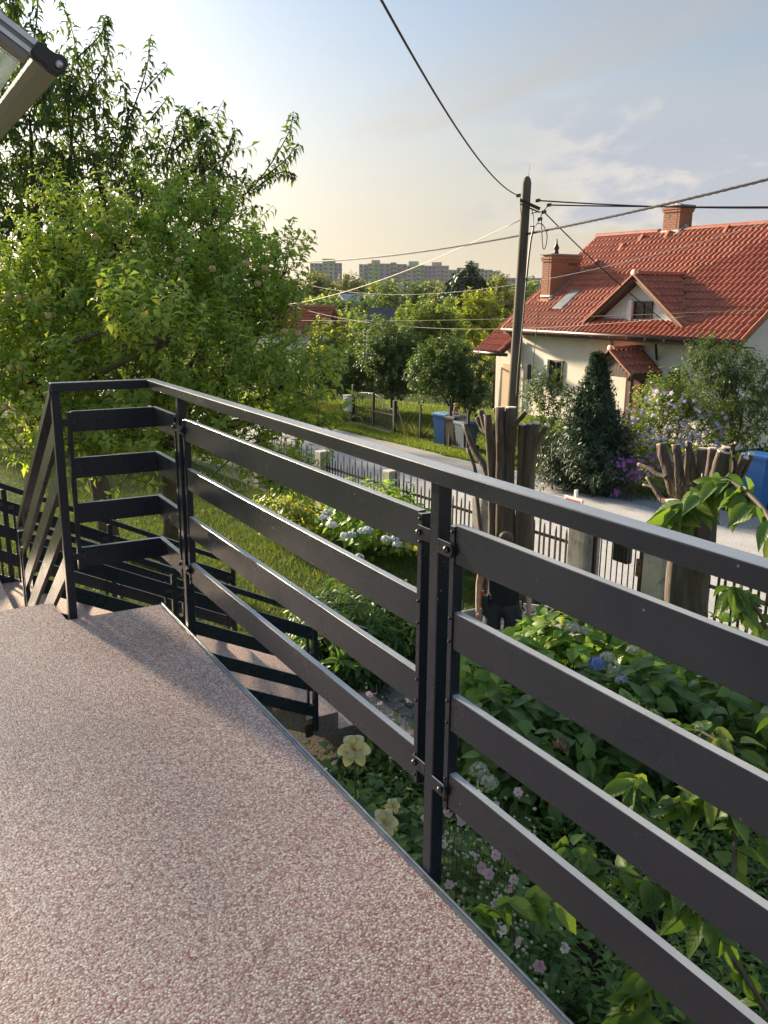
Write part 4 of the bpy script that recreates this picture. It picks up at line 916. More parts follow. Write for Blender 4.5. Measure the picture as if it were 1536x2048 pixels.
lm('hydrangea_shade', (0.048, 0.105, 0.030), (0.095, 0.170, 0.042), None, trans=0.35, rough=0.4)  # dimmer copy of the hydrangea leaf, shade painted into the green
lm('bedleaf', (0.052, 0.110, 0.030), (0.125, 0.205, 0.050), (0.22, 0.28, 0.07), trans=0.4, rough=0.45)
lm('youngcherry', (0.070, 0.140, 0.032), (0.140, 0.215, 0.044), (0.22, 0.27, 0.055), trans=0.42, rough=0.42, tcol=(1.5, 1.5, 0.6))
lm('heuchera', (0.10, 0.045, 0.04), (0.13, 0.12, 0.05), (0.28, 0.14, 0.12), trans=0.3)
lm('grass', (0.065, 0.120, 0.020), (0.145, 0.220, 0.036), (0.22, 0.22, 0.06), trans=0.45)
lm('shadegrass', (0.045, 0.090, 0.022), (0.100, 0.155, 0.038), (0.20, 0.17, 0.07), trans=0.4)  # darker copy of the grass, lawn shade put into its colour
def unit(a): return a/np.maximum(np.linalg.norm(a, axis=-1, keepdims=True), 1e-9)
def leaf_tpl(w=0.5, fold=0.10, droop=0.15, fine=False):
    if not fine:
        V = np.array([(0, 0, 0), (-w/2, 0.45, fold), (0, 0.48, 0.0), (w/2, 0.45, fold), (0, 1, -droop)], float)
        F = np.array([(0, 2, 1), (0, 3, 2), (1, 2, 4), (2, 3, 4)]); return V, F
    V = [(0, -0.12, 0.02), (0, 0, 0)]; rows = [(0.18, 0.72), (0.42, 1.0), (0.66, 0.80), (0.86, 0.36)]
    for t, k in rows:
        dz = -droop*t*t; V += [(-w/2*k, t, fold*k+dz), (0, t, dz), (w/2*k, t, fold*k+dz)]
    V.append((0, 1.03, -droop*1.08)); F = [(1, 3, 2), (1, 4, 3)]
    for r in range(3):
        a = 2+r*3; F += [(a, a+1, a+4), (a, a+4, a+3), (a+1, a+2, a+5), (a+1, a+5, a+4)]
    a = 11; F += [(a, a+1, 14), (a+1, a+2, 14), (0, 1, 1)]
    F = F[:-1]
    return np.array(V, float), np.array(F)
TPL = dict(apple=leaf_tpl(0.52, 0.14, 0.22), cherry=leaf_tpl(0.34, 0.08, 0.30), blob=leaf_tpl(0.75, 0.12, 0.2), needle=leaf_tpl(0.22, 0.03, 0.12), grass=(np.array([(-0.5, 0, 0), (0.5, 0, 0), (0, 1, 0)], float), np.array([(0, 1, 2)])),
           fine_cherry=leaf_tpl(0.46, 0.10, 0.34, True), fine_hyd=leaf_tpl(0.66, 0.07, 0.22, True), fine_lance=leaf_tpl(0.24, 0.05, 0.3, True), fine_ovate=leaf_tpl(0.5, 0.08, 0.2, True))
def leaf_verts(P, D, N, sz, tpl):
    V, F = tpl; D = unit(D); Sd = unit(np.cross(D, N)); Nn = np.cross(Sd, D)
    sz = np.asarray(sz)[:, None, None]
    W_ = P[:, None, :]+sz*(V[None, :, 0:1]*Sd[:, None, :]+V[None, :, 1:2]*D[:, None, :]+V[None, :, 2:3]*Nn[:, None, :])
    Fo = F[None]+(np.arange(len(P))*len(V))[:, None, None]
    return W_.reshape(-1, 3), Fo.reshape(-1, F.shape[1])
def shoot_leaves(B, D, L, n, droop, spread=0.9, t0=0.1, sag=0.0, jit=0.15):
    """n leaves along every shoot; returns positions, directions, normals"""
    m = len(B); D = unit(D); up = np.array([0, 0, 1.0])
    u = unit(np.cross(D, up+nr.normal(0, .05, (m, 3)))); w = np.cross(D, u)
    k = np.arange(n)[None, :]; t = t0+(1-t0)*(k+nr.random((m, n))*0.8)/n
    az = k*2.4+nr.random((m, 1))*6.28+nr.normal(0, .3, (m, n))
    lat = np.cos(az)[..., None]*u[:, None]+np.sin(az)[..., None]*w[:, None]
    P = B[:, None]+D[:, None]*(L[:, None]*t)[..., None]; P[..., 2] -= sag*(L[:, None]*t**2)
    ld = D[:, None]*0.45+lat*spread+nr.normal(0, jit, (m, n, 3)); ld[..., 2] -= droop
    ld = unit(ld); nn = up*0.7+D[:, None]*0.5+nr.normal(0, .35, (m, n, 3))
    return P.reshape(-1, 3), ld.reshape(-1, 3), nn.reshape(-1, 3)
def mk_leaves(parent, P, D, N, sz, tpl, mats, name='crown', single=0, tint=None, fine=None, sname='leaf', kind=None):
    sz = np.asarray(sz)*np.ones(len(P)); tint = nr.random(len(P)) if tint is None else tint
    idx = np.arange(len(P))
    if single:
        d = np.linalg.norm(P-CAM, axis=1)/sz; pv = RM @ (P-CAM).T; uu = 768+FPX*pv[0]/np.maximum(pv[2], .01); vv = 1024+FPX*pv[1]/np.maximum(pv[2], .01)
        d = d+np.where((uu < -20) | (uu > 1556) | (vv < -20) | (vv > 2068) | (pv[2] < 0.1), 1e6, 0)
        o = np.argsort(d); sel, idx = o[:single], o[single:]
        V, F = fine or tpl; me = npmesh(sname, V, F, mats[1], smooth=fine is not None)
        Dn = unit(D); Sd = unit(np.cross(Dn, N)); Nn = np.cross(Sd, Dn)
        for i in sel:
            s = float(sz[i]); m = np.eye(4); m[:3, 0] = Sd[i]*s; m[:3, 1] = Dn[i]*s; m[:3, 2] = Nn[i]*s; m[:3, 3] = P[i]
            inst(sname, me, parent, Matrix(m.tolist()))
    if len(idx):
        V, F = leaf_verts(P[idx], D[idx], N[idx], sz[idx], tpl)
        o = _link(bpy.data.objects.new(name, npmesh(name, V, F, mats[0], tint=np.repeat(tint[idx], len(tpl[1])))), parent)
        if kind: o['kind'] = kind
        return o
def twigs(parent, B, D, L, r, m, name='twigs', sag=0.0):
    n = len(B); D = unit(D); u = unit(np.cross(D, np.array([0.3, 0.2, 1.0]))); w = np.cross(D, u)
    V = np.zeros((n, 6, 3))
    for i in range(3):
        a = 2.094*i; o = math.cos(a)*u+math.sin(a)*w; V[:, i] = B+o*r; V[:, 3+i] = B+D*L[:, None]+o*r*0.35
    V[:, 3:, 2] -= (sag*L)[:, None]
    F = np.array([(0, 1, 4, 3), (1, 2, 5, 4), (2, 0, 3, 5)])[None]+(np.arange(n)*6)[:, None, None]
    o = _link(bpy.data.objects.new(name, npmesh(name, V.reshape(-1, 3), F.reshape(-1, 4), m)), parent); o['kind'] = 'stuff'; return o
def in_blob(c, r, n, shell=0.45):
    d = unit(nr.normal(0, 1, (n, 3))); k = nr.random(n)**shell; return np.asarray(c)+d*np.asarray(r)*k[:, None], d
def limb(a, b, r0, r1, k=6, bend=0.12):
    a, b = np.array(a, float), np.array(b, float); L = np.linalg.norm(b-a); off = nr.normal(0, bend*L, 3); off[2] = abs(off[2])*0.3; P = []; R = []
    for i in range(k+1):
        t = i/k; P.append(a+(b-a)*t+off*math.sin(math.pi*t)); R.append(r0+(r1-r0)*t)
    return P, R
def tree(name, label, base, blobs, kind, lsz, per, nleaf, r=0.1, tpl='apple', shoot=0.4, upb=0.6, droop=0.2, group=None, single=0, cat='tree', fine=None, nb=6, fork=0.45, spread=0.9, kind_tag=None, extra=None, shell=0.45, dens=5.0):
    base = np.array(base, float); t = thing(name, label, cat, base, group); b = MB()
    cs = np.array([q[0] for q in blobs]); cc = cs.mean(0); zt = base[2]+(cc[2]-base[2])*fork; fk = np.array([base[0]+(cc[0]-base[0])*0.3, base[1]+(cc[1]-base[1])*0.3, zt])
    P, R = limb(base-np.array([0, 0, 0.05]), fk, r, r*0.75, 5, 0.04); b.tube(P, R, 8)
    AB, AD = [], []
    for q_ in blobs:
        c, rr = np.array(q_[0], float), np.array(q_[1], float)*np.ones(3); kd = q_[2] if len(q_) > 2 else 1.0
        P, R = limb(fk, c, r*0.42, r*0.10, 6, 0.10); b.tube(P, R, 6)
        n = int(per*dens*kd*(rr[0]*rr[2]+rr[1]*rr[2]+rr[0]*rr[1])/3)+3
        B, d = in_blob(c, rr, n, shell)
        for q in B[:nb]:
            P, R = limb(c+(q-c)*0.02, q, r*0.10, r*0.04, 4, 0.12); b.tube(P, R, 5)
        dd = d*(1-upb)+np.array([0, 0, upb])+nr.normal(0, .28, d.shape); AB.append(B); AD.append(dd)
    AB, AD = np.concatenate(AB), np.concatenate(AD); L = shoot*nr.uniform(0.6, 1.3, len(AB))
    b.build('trunk', M_bark, t, True)
    twigs(t, AB, AD, L, max(0.004, lsz*0.05), M_bark)
    P, D, N = shoot_leaves(AB, AD, L, nleaf, droop, spread)
    tint = np.clip(np.repeat(nr.random(len(AB)), nleaf)*0.55+nr.random(len(P))*0.45, 0, 1)
    if extra is not None:
        eP, eD, eN = extra; P = np.concatenate([P, eP]); D = np.concatenate([D, eD]); N = np.concatenate([N, eN]); tint = np.concatenate([tint, nr.random(len(eP))*0.5])
    mk_leaves(t, P, D, N, lsz*nr.uniform(0.7, 1.25, len(P)), TPL[tpl], LM[kind], 'crown', single, tint, fine, kind='stuff' if single else None)
    return t
BS = 0.78
def bl(u, v, d, ru, rv, rd=None):
    """ellipsoid clump seen round pixel u,v at depth d with pixel radii"""
    d = d*BS; s = d/FPX; return (atd(u, v, d), (ru*s, (rd or ru)*s, rv*s))

# the big cherry tree behind, with long hanging leaves
cb0 = atz(225, 1100)
cshoots = []
for pts in ([(150, 330), (135, 200), (150, 90), (118, -10)], [(150, 120), (200, 70), (213, 28)], [(170, 200), (215, 110), (205, 50)], [(250, 260), (290, 150), (302, 70)], [(290, 180), (335, 130)], [(300, 240), (340, 190)], [(330, 330), (360, 230), (372, 215)], [(350, 300), (395, 250), (400, 230)], [(420, 420), (455, 300), (470, 255)], [(380, 470), (500, 380), (570, 280), (588, 222)], [(520, 360), (570, 320), (597, 285)], [(505, 380), (560, 345), (585, 350)], [(60, 120), (75, 20), (60, -60)], [(20, 60), (30, -40)], [(230, 330), (255, 240), (245, 160)], [(100, 260), (80, 160), (95, 60)], [(400, 420), (430, 330), (425, 270)]):
    cshoots.append(curve([atd(u, v, 15.2*BS) for u, v in pts], 6))
EP, ED, EN = [], [], []
for c in cshoots:
    c = np.array(c); seg = np.diff(c, axis=0)
    for i in range(len(seg)):
        k = 5; L = np.linalg.norm(seg[i]); P, D, N = shoot_leaves(c[i:i+1], seg[i:i+1], np.array([L]), max(4, int(L*34)), 0.75, 0.8, 0.0); EP.append(P); ED.append(D); EN.append(N)
extra = (np.concatenate(EP), np.concatenate(ED), np.concatenate(EN))
blobs = [bl(60, 250, 16, 110, 120), bl(190, 330, 15.5, 90, 80), bl(60, 430, 16.5, 130, 100), bl(330, 380, 15.5, 90, 75), bl(230, 470, 16, 110, 80), bl(430, 460, 15.5, 70, 70), bl(20, 100, 16, 70, 80), bl(150, 170, 15.8, 55, 60), bl(400, 330, 15.3, 55, 50), bl(100, 600, 16.5, 130, 90), bl(330, 590, 16.2, 130, 80), bl(480, 540, 15.8, 50, 60), bl(-80, 300, 16, 120, 160), bl(-120, 560, 16, 120, 140), ((-0.8, 15.2, 4.0), (1.6, 1.6, 1.5), 0.55), ((-2.8, 15.0, 3.6), (1.8, 1.8, 1.7), 0.55), ((-5.0, 15.0, 3.6), (1.8, 1.8, 1.7), 0.55)]  # world-coordinate clumps at the end: out-of-view leaves added to shade the terrace floor
ct = tree('cherry_tree', 'tall dark cherry tree with hanging leaves against the bright sky on the left', cb0, blobs, 'cherry', 0.148, 42, 14, r=0.16, tpl='cherry', shoot=0.55, upb=0.35, droop=0.75, single=280, nb=9, extra=extra, fork=0.5, dens=4.0)
tb = MB()
for c in cshoots: tb.tube(c, [0.013-0.009*i/(len(c)-1) for i in range(len(c))], 5)
tb.build('branches', M_bark, ct, True)

# the apple tree in front
ab0 = atz(335, 1135)
blobs = [bl(300, 620, 11.0, 120, 110), bl(130, 610, 11.2, 120, 110), bl(455, 620, 11.2, 110, 110), bl(235, 505, 11.5, 80, 75), bl(420, 500, 11.6, 65, 80), bl(330, 470, 11.8, 50, 60), bl(545, 640, 11.5, 65, 85), bl(70, 760, 10.8, 130, 100), bl(260, 770, 10.4, 130, 90), bl(450, 770, 10.6, 120, 90), bl(120, 500, 11.6, 50, 70), bl(30, 620, 11.4, 70, 110), bl(570, 780, 11.0, 70, 50), bl(120, 880, 10.6, 130, 80), bl(300, 890, 10.6, 120, 70), bl(480, 900, 10.8, 90, 60), bl(620, 860, 11.2, 55, 32), bl(560, 560, 12.0, 45, 60), bl(-70, 700, 11, 120, 160), bl(320, 400, 12.2, 32, 35), bl(140, 410, 12.0, 30, 40), bl(430, 420, 12.2, 25, 35), bl(560, 960, 11.4, 70, 40), bl(250, 650, 9.4, 60, 70), bl(330, 690, 9.2, 50, 60), bl(640, 760, 12.2, 35, 30)]
at_ = tree('apple_tree', 'bushy bright green apple tree filling the left behind the railing', ab0, blobs, 'apple', 0.092, 66, 16, r=0.13, tpl='apple', shoot=0.42, upb=0.62, droop=0.10, single=290, nb=8, fork=0.55, dens=4.6)
M_apple = mat('green_apple_skin', (0.30, 0.34, 0.10), (0.42, 0.32, 0.13), rough=0.35, scale=9)
me_ap = MB().lathe([(0.004, 0.026), (0.02, 0.034), (0.034, 0.026), (0.040, 0.0), (0.034, -0.024), (0.018, -0.035), (0.004, -0.032)], (0, 0, 0), 10).mesh('apple', M_apple, True)
for (u, v) in ((15, 590), (12, 605), (38, 596), (20, 735), (178, 462), (190, 474), (357, 522), (492, 527), (515, 568), (530, 537), (596, 668), (570, 664), (75, 600), (40, 735), (5, 750), (98, 632), (425, 538), (250, 560), (10, 815), (40, 860)):
    inst('apple', me_ap, at_, Matrix.Translation(_v(atd(u, v, 10.2*BS+rnd.uniform(-.3, .3)))) @ Matrix.Scale(0.85, 4))

# trees behind the driveway gate and beside the house
BS = 1.0
def T(name, label, u, vb, d, crowns, kind, lsz, per, nleaf=14, **k):
    p = atd(u, vb, d); p[2] = G; return tree(name, label, p, [bl(*c) for c in crowns], kind, lsz, per, nleaf, **k)
T('fruit_tree', 'dark round fruit tree behind the left half of the driveway gate', 700, 800, 31, [(690, 750, 31, 62, 48), (660, 770, 30, 40, 35), (725, 745, 31, 40, 45)], 'dark', 0.15, 34, shoot=0.35)
T('fruit_tree', 'dark fruit tree with a thin trunk behind the right post of the driveway gate', 786, 830, 29, [(775, 730, 29, 60, 60), (800, 700, 29, 45, 50), (765, 690, 29.5, 40, 45), (790, 770, 29, 40, 30)], 'dark', 0.14, 36, shoot=0.35, r=0.08)
T('fruit_tree', 'dark green fruit tree above the bins', 905, 830, 25.5, [(880, 760, 25.5, 60, 50), (925, 760, 25.5, 55, 55), (900, 715, 25.5, 45, 35), (850, 745, 25.5, 35, 40), (930, 800, 25.5, 40, 35)], 'dark', 0.12, 44, shoot=0.35, r=0.08)
T('garden_tree', 'yellowish sunlit tree left of the dark barn', 670, 760, 42, [(660, 700, 42, 48, 60), (690, 730, 41, 40, 45), (640, 745, 40, 45, 45)], 'light', 0.20, 20)
T('garden_tree', 'light green tree in front of the dark barn roof', 745, 760, 40, [(740, 680, 40, 38, 50), (725, 720, 40, 40, 40), (760, 725, 40, 35, 45)], 'mid', 0.19, 22)
T('garden_tree', 'broad mid green tree right of the dark barn', 850, 750, 38, [(835, 650, 38, 48, 38), (870, 640, 38, 45, 40), (845, 690, 38, 55, 45), (890, 685, 38, 45, 50)], 'mid', 0.18, 24)
T('garden_tree', 'tall bright tree just left of the house extension', 960, 760, 40, [(935, 650, 40, 42, 55), (970, 670, 40, 40, 60), (955, 620, 40, 30, 35), (985, 720, 38, 35, 50)], 'light', 0.18, 22)
T('young_birch', 'slim pale birch between the dark pine and the utility pole', 1000, 720, 50, [(1000, 600, 50, 22, 45), (985, 640, 50, 28, 40), (1018, 640, 50, 24, 45)], 'willow', 0.20, 20, shoot=0.6, droop=0.5)
T('hedge_tree', 'dense shrub tree at the far left behind the apple tree', 60, 900, 24, [(60, 760, 24, 130, 100), (-60, 720, 24, 100, 120), (180, 760, 24, 110, 90)], 'mid', 0.15, 16)
T('hedge_tree', 'dense shrub tree behind the middle of the apple tree', 380, 880, 26, [(350, 730, 26, 120, 100), (470, 720, 26, 80, 90), (270, 700, 26, 80, 80)], 'mid', 0.15, 16)
T('hedge_tree', 'low shrubs between the white cottage and the meter box', 600, 810, 30, [(590, 770, 30, 60, 50), (540, 760, 29, 60, 60), (640, 785, 32, 40, 35)], 'mid', 0.15, 18)
# by the house
T('garden_shrub', 'slender shrub growing in front of the cream wall left of the conifer', 1085, 900, 21.5, [(1085, 770, 21.5, 28, 32), (1110, 800, 21.5, 30, 40), (1075, 810, 21.5, 28, 35), (1095, 850, 21.5, 30, 30)], 'dark', 0.10, 40, cat='shrub', fork=0.25, r=0.05)
T('garden_tree', 'leafy tree covering the right corner of the house', 1470, 920, 19.5, [(1440, 745, 19.5, 60, 50), (1500, 780, 19.5, 60, 60), (1430, 800, 19.5, 45, 50), (1400, 740, 19.6, 30, 40), (1480, 850, 19.5, 60, 50), (1540, 830, 19.5, 50, 70), (1425, 715, 19.5, 25, 22)], 'dark', 0.115, 46, droop=0.5, tpl='cherry', r=0.07, fork=0.35)
T('hibiscus_bush', 'big hibiscus bush covered in pale lilac flowers in front of the house', 1330, 960, 19.0, [(1330, 850, 19, 60, 60), (1270, 870, 19, 45, 45), (1400, 860, 19, 55, 50), (1320, 800, 19, 40, 35), (1370, 810, 19, 40, 35), (1290, 920, 18.8, 50, 35), (1440, 890, 19, 40, 35)], 'mid', 0.085, 60, cat='bush', fork=0.2, r=0.05)
def flowers(parent, pts, size, m, petals=5, name='flower', cup=0.35):
    b = MB(); V = []; F = []
    for k in range(petals):
        a = 2*math.pi*k/petals; c, s = math.cos(a), math.sin(a); c1, s1 = math.cos(a+0.55), math.sin(a+0.55); c2, s2 = math.cos(a-0.55), math.sin(a-0.55)
        o = len(V); V += [(0, 0, 0), (c2*0.55, s2*0.55, cup*0.5), (c, s, cup), (c1*0.55, s1*0.55, cup*0.5)]; F.append((o, o+1, o+2, o+3))
    b.v = V; b.f = F; me = b.mesh(name, m)
    for p in pts:
        d = unit(CAM-np.array(p)); e = Vector((d+nr.normal(0, .5, 3)+np.array([0, 0, .6])).tolist()).to_track_quat('Z', 'Y')
        inst(name, me, parent, Matrix.LocRotScale(_v(p), e, Vector((1, 1, 1))*size*rnd.uniform(0.75, 1.2)))
hib = bpy.data.objects['hibiscus_bush']
M_lilac = leafmat('lilac_petal', (0.42, 0.40, 0.62), (0.58, 0.55, 0.72), None, trans=0.35, attr=False, tcol=(1.1, 1.0, 1.1))
pts = []
for (u, v, ru, rv, n) in ((1330, 840, 85, 60, 110), (1270, 880, 50, 45, 60), (1405, 860, 55, 50, 60), (1340, 900, 90, 35, 40)):
    for _ in range(n):
        a, k = rnd.uniform(0, 6.28), math.sqrt(rnd.random()); pts.append(atd(u+ru*k*math.cos(a), v+rv*k*math.sin(a), 18.35+rnd.uniform(-.25, .35)))
flowers(hib, pts, 0.055, M_lilac)
M_phlox = leafmat('phlox_petal', (0.30, 0.09, 0.42), (0.42, 0.14, 0.50), None, trans=0.3, attr=False, tcol=(1.1, 1.0, 1.1))
for (lab, spots, base) in (('purple phlox clump beside the flaking fence post', ((1250, 930, 28, 22, 34), (1275, 950, 18, 14, 16), (1235, 985, 14, 8, 12)), (1255, 975)), ('purple phlox clump under the hibiscus', ((1325, 915, 30, 12, 34), (1300, 935, 20, 14, 14)), (1318, 970))):
    p0 = atd(base[0], base[1], 17.6); p0[2] = G; t = thing('phlox', lab, 'flowers', p0, 'purple phlox clumps')
    B = np.array([p0+np.array([rnd.uniform(-.35, .35), rnd.uniform(-.35, .35), 0]) for _ in range(26)]); D = np.tile([0, 0, 1.0], (26, 1))+nr.normal(0, .12, (26, 3)); L = nr.uniform(.35, .62, 26)
    twigs(t, B, D, L, 0.006, M_bark, 'stems'); P, Dd, N = shoot_leaves(B, D, L, 12, 0.2); mk_leaves(t, P, Dd, N, 0.09*np.ones(len(P)), TPL['cherry'], LM['mid'], 'leaves')
    flowers(t, [atd(u+rnd.gauss(0, ru*0.5), v+rnd.gauss(0, rv*0.5), 17.35+rnd.uniform(-.15, .15)) for (u, v, ru, rv, n) in spots for _ in range(n)], 0.045, M_phlox, 5, 'flower', 0.1)
def conifer(label, p0, h, r, n, kind='conifer', sz=0.13, name='conifer', group=None, up=0.25):
    p0 = np.array(p0, float); t = thing(name, label, 'conifer', p0, group)
    MB().tube([p0, p0+np.array([0, 0, h*0.95])], [r*0.09, 0.01], 8).build('trunk', M_bark, t, True)
    tz = nr.random(n)**1.35; az = nr.random(n)*6.283; rr = r*(1-tz)**1.15*nr.uniform(0.25, 1.2, n)*(0.82+0.28*np.sin(az*3+tz*11)+0.16*np.sin(az*7-tz*23))+0.02
    rr = np.where(tz < 0.06, rr*0.8, rr)
    ax = np.stack([np.cos(az), np.sin(az), np.zeros(n)], 1); B = p0+ax*(rr*0.55)[:, None]; B[:, 2] += 0.04*h+tz*h*0.97
    D = ax+np.array([0, 0, up])+nr.normal(0, .25, (n, 3)); L = (0.03*r+0.60*rr+0.03)*nr.uniform(.6, 1.4, n)
    twigs(t, B, D, L, 0.006, M_bark); P, Dd, N = shoot_leaves(B, D, L, 16, 0.15, 0.7, 0.05)
    mk_leaves(t, P, Dd, N, sz*nr.uniform(.6, 1.2, len(P)), TPL['needle'], LM[kind], 'crown')
q = atd(1180, 965, 18.4); q[2] = G
conifer('dark bushy conifer in front of the porch of the house', q, 2.75, 0.98, 6000)
T('pine_tree', 'big dark pine below the right end of the apartment blocks', 938, 690, 82, [(938, 560, 82, 13, 18), (928, 582, 82, 24, 18), (950, 588, 82, 26, 20), (922, 608, 82, 34, 22), (952, 618, 82, 38, 26), (935, 640, 82, 40, 26)], 'conifer', 0.40, 14, shoot=0.9, tpl='blob', upb=0.35)

# ---------------------------------------------------------------- topped thuja trunks in front of the fence
M_strip = mat('stringy_thuja_bark', (0.062, 0.049, 0.040), (0.155, 0.125, 0.10), rough=0.95, scale=16, stretch=(1, 1, 0.06), bump=1.0, bscale=22, bdist=0.03, c3=(0.24, 0.15, 0.085), c3lo=0.60, c3hi=0.72, c3scale=9)
M_cut = mat('pale_cut_wood', (0.62, 0.53, 0.42), (0.74, 0.66, 0.55), rough=0.85, scale=14)
def stem(parent, pts, r0, r1, seed, n=16, cut=True, name='stem'):
    """fluted, stringy stem with a sawn end"""
    P = curve(pts, 5); m = len(P); V = []; F = []; rs = random.Random(seed); ph = [rs.uniform(0, 6.28) for _ in range(4)]
    prev = None; cen = None
    for i, p in enumerate(P):
        p = _v(p); d = (_v(P[min(i+1, m-1)])-_v(P[max(i-1, 0)])).normalized()
        a = (prev-d*prev.dot(d)) if prev is not None else d.orthogonal(); a.normalize(); prev = a; b = d.cross(a); r = r0+(r1-r0)*i/(m-1)
        for k in range(n):
            t = 2*math.pi*k/n; f = 1+0.08*math.sin(2*t+ph[0]+i*0.1)+0.06*math.sin(5*t+ph[1]+i*0.2)+0.05*math.sin(i*0.9+ph[3])+rs.uniform(-.05, .05)
            V.append(p+(a*math.cos(t)+b*math.sin(t))*r*f)
        last = (p, d)
    for i in range(m-1):
        for k in range(n): F.append((i*n+k, i*n+(k+1) % n, (i+1)*n+(k+1) % n, (i+1)*n+k))
    F.append(tuple(range(n))[::-1])
    mb = MB(); mb.v = V; mb.f = F+[tuple((m-1)*n+k for k in range(n))]
    o = mb.build(name, M_strip, parent, True)
    if cut:
        ring = [V[(m-1)*n+k] for k in range(n)]; c = last[0]; cm = MB()
        cm.prism([c+(q-c)*1.03-last[1]*0.004 for q in ring], last[1]*0.014); cm.build('cut_face', M_cut, o)
    return o
def px_stem(parent, x, pts, w0, w1, seed, **k):
    """pixels in the plane x = const, widths in metres"""
    return stem(parent, [atx(u, v, x) for u, v in pts], w0, w1, seed, **k)
b0 = atx(990, 1170, 7.05); b0[2] = G
t1 = thing('topped_tree', 'thick topped thuja with sawn stubs and side branches standing before the fence', 'tree stump', b0, 'topped thuja trunks')
X1 = b0[0]
for i, (pts, w0, w1) in enumerate([
    ([(985, 1240), (985, 1100), (985, 960), (975, 830)], 0.085, 0.055), ([(1000, 1240), (1002, 1100), (1003, 950), (1000, 815)], 0.10, 0.065),
    ([(1018, 1240), (1018, 1100), (1018, 950), (1022, 815)], 0.095, 0.06), ([(1008, 1235), (1012, 1050), (1010, 900), (1010, 822)], 0.10, 0.06),
    ([(995, 980), (990, 900), (970, 850), (962, 822)], 0.055, 0.036), ([(985, 960), (985, 880), (965, 858), (955, 836)], 0.05, 0.03),
    ([(1015, 900), (1030, 850), (1042, 835), (1053, 822)], 0.04, 0.028), ([(985, 980), (970, 935), (948, 900), (930, 850)], 0.05, 0.036),
    ([(975, 1230), (966, 1100), (955, 1005), (950, 940), (936, 898)], 0.036, 0.024), ([(990, 880), (995, 840), (990, 818)], 0.035, 0.026)]):
    px_stem(t1, X1+rnd.uniform(-0.07, 0.07), pts, w0, w1, 31+i)
b0 = atx(1050, 1180, 7.12); b0[2] = G
t2 = thing('topped_tree', 'darker topped thuja trunk close to the right of the first', 'tree stump', b0, 'topped thuja trunks')
for i, (pts, w0, w1) in enumerate([([(1036, 1240), (1040, 1100), (1045, 950), (1047, 850)], 0.085, 0.06), ([(1055, 1240), (1056, 1100), (1060, 950), (1062, 848)], 0.09, 0.06), ([(1050, 1240), (1050, 1050), (1056, 940), (1072, 846)], 0.085, 0.05), ([(1060, 980), (1068, 910), (1080, 875), (1095, 850)], 0.045, 0.034), ([(1035, 1235), (1030, 1120), (1033, 1080)], 0.05, 0.04)]):
    px_stem(t2, b0[0]+rnd.uniform(-0.07, 0.07), pts, w0, w1, 71+i)
b0 = atx(1370, 1230, 6.95); b0[2] = G
t3 = thing('topped_tree', 'broad topped thuja with a fan of pale sawn stubs near the right edge', 'tree stump', b0, 'topped thuja trunks')
for i, (pts, w0, w1) in enumerate([([(1350, 1330), (1348, 1200), (1355, 1100), (1350, 1000)], 0.095, 0.085), ([(1380, 1330), (1378, 1200), (1382, 1100), (1372, 1000)], 0.10, 0.09), ([(1400, 1330), (1396, 1200), (1410, 1100), (1420, 1000)], 0.095, 0.085), ([(1365, 1320), (1365, 1180), (1372, 1080), (1395, 990)], 0.10, 0.09),
    ([(1352, 1010), (1342, 960), (1330, 920), (1323, 888)], 0.060, 0.050), ([(1362, 1000), (1358, 940), (1352, 890)], 0.05, 0.036), ([(1372, 1000), (1374, 950), (1376, 900)], 0.05, 0.03), ([(1385, 1000), (1385, 940), (1376, 884)], 0.045, 0.032),
    ([(1395, 1000), (1402, 950), (1405, 898)], 0.055, 0.045), ([(1408, 1000), (1420, 950), (1424, 897)], 0.05, 0.036), ([(1418, 1010), (1434, 950), (1448, 903)], 0.07, 0.058), ([(1425, 1010), (1445, 960), (1452, 896)], 0.045, 0.036),
    ([(1335, 955), (1318, 950), (1300, 938), (1278, 929)], 0.026, 0.018), ([(1345, 1005), (1325, 1000), (1312, 980), (1296, 955)], 0.034, 0.028), ([(1318, 985), (1305, 975), (1288, 970)], 0.016, 0.013), ([(1435, 985), (1465, 965), (1488, 940), (1503, 908)], 0.036, 0.032), ([(1440, 990), (1470, 960), (1480, 935), (1492, 916)], 0.030, 0.026), ([(1455, 965), (1478, 930), (1486, 908)], 0.022, 0.016), ([(1415, 905), (1440, 898), (1470, 886)], 0.014, 0.010)]):
    px_stem(t3, b0[0]+rnd.uniform(-0.12, 0.12), pts, w0, w1, 131+i)
# dry tuft caught in the fork
B = np.tile(atx(1365, 990, b0[0]-0.12), (160, 1))+nr.normal(0, .06, (160, 3)); D = nr.normal(0, 1, (160, 3)); D[:, 2] = abs(D[:, 2])
twigs(t3, B, D, nr.uniform(.05, .16, 160), 0.0022, mat('dry_twig', (0.10, 0.10, 0.06), (0.15, 0.14, 0.09), rough=0.9), 'dry_tuft')
t4 = MB().tube(curve([atx(1404, 947, 6.78), atx(1404, 960, 6.74), atx(1412, 968, 6.72), atx(1418, 962, 6.74)], 6), 0.006, 5); t4.build('bark_strip', M_cut, t3)
MB().tube(curve([atx(1418, 962, 6.74), atx(1422, 972, 6.74), atx(1426, 980, 6.75)], 4), 0.006, 5).build('bark_strip', M_cut, t3)

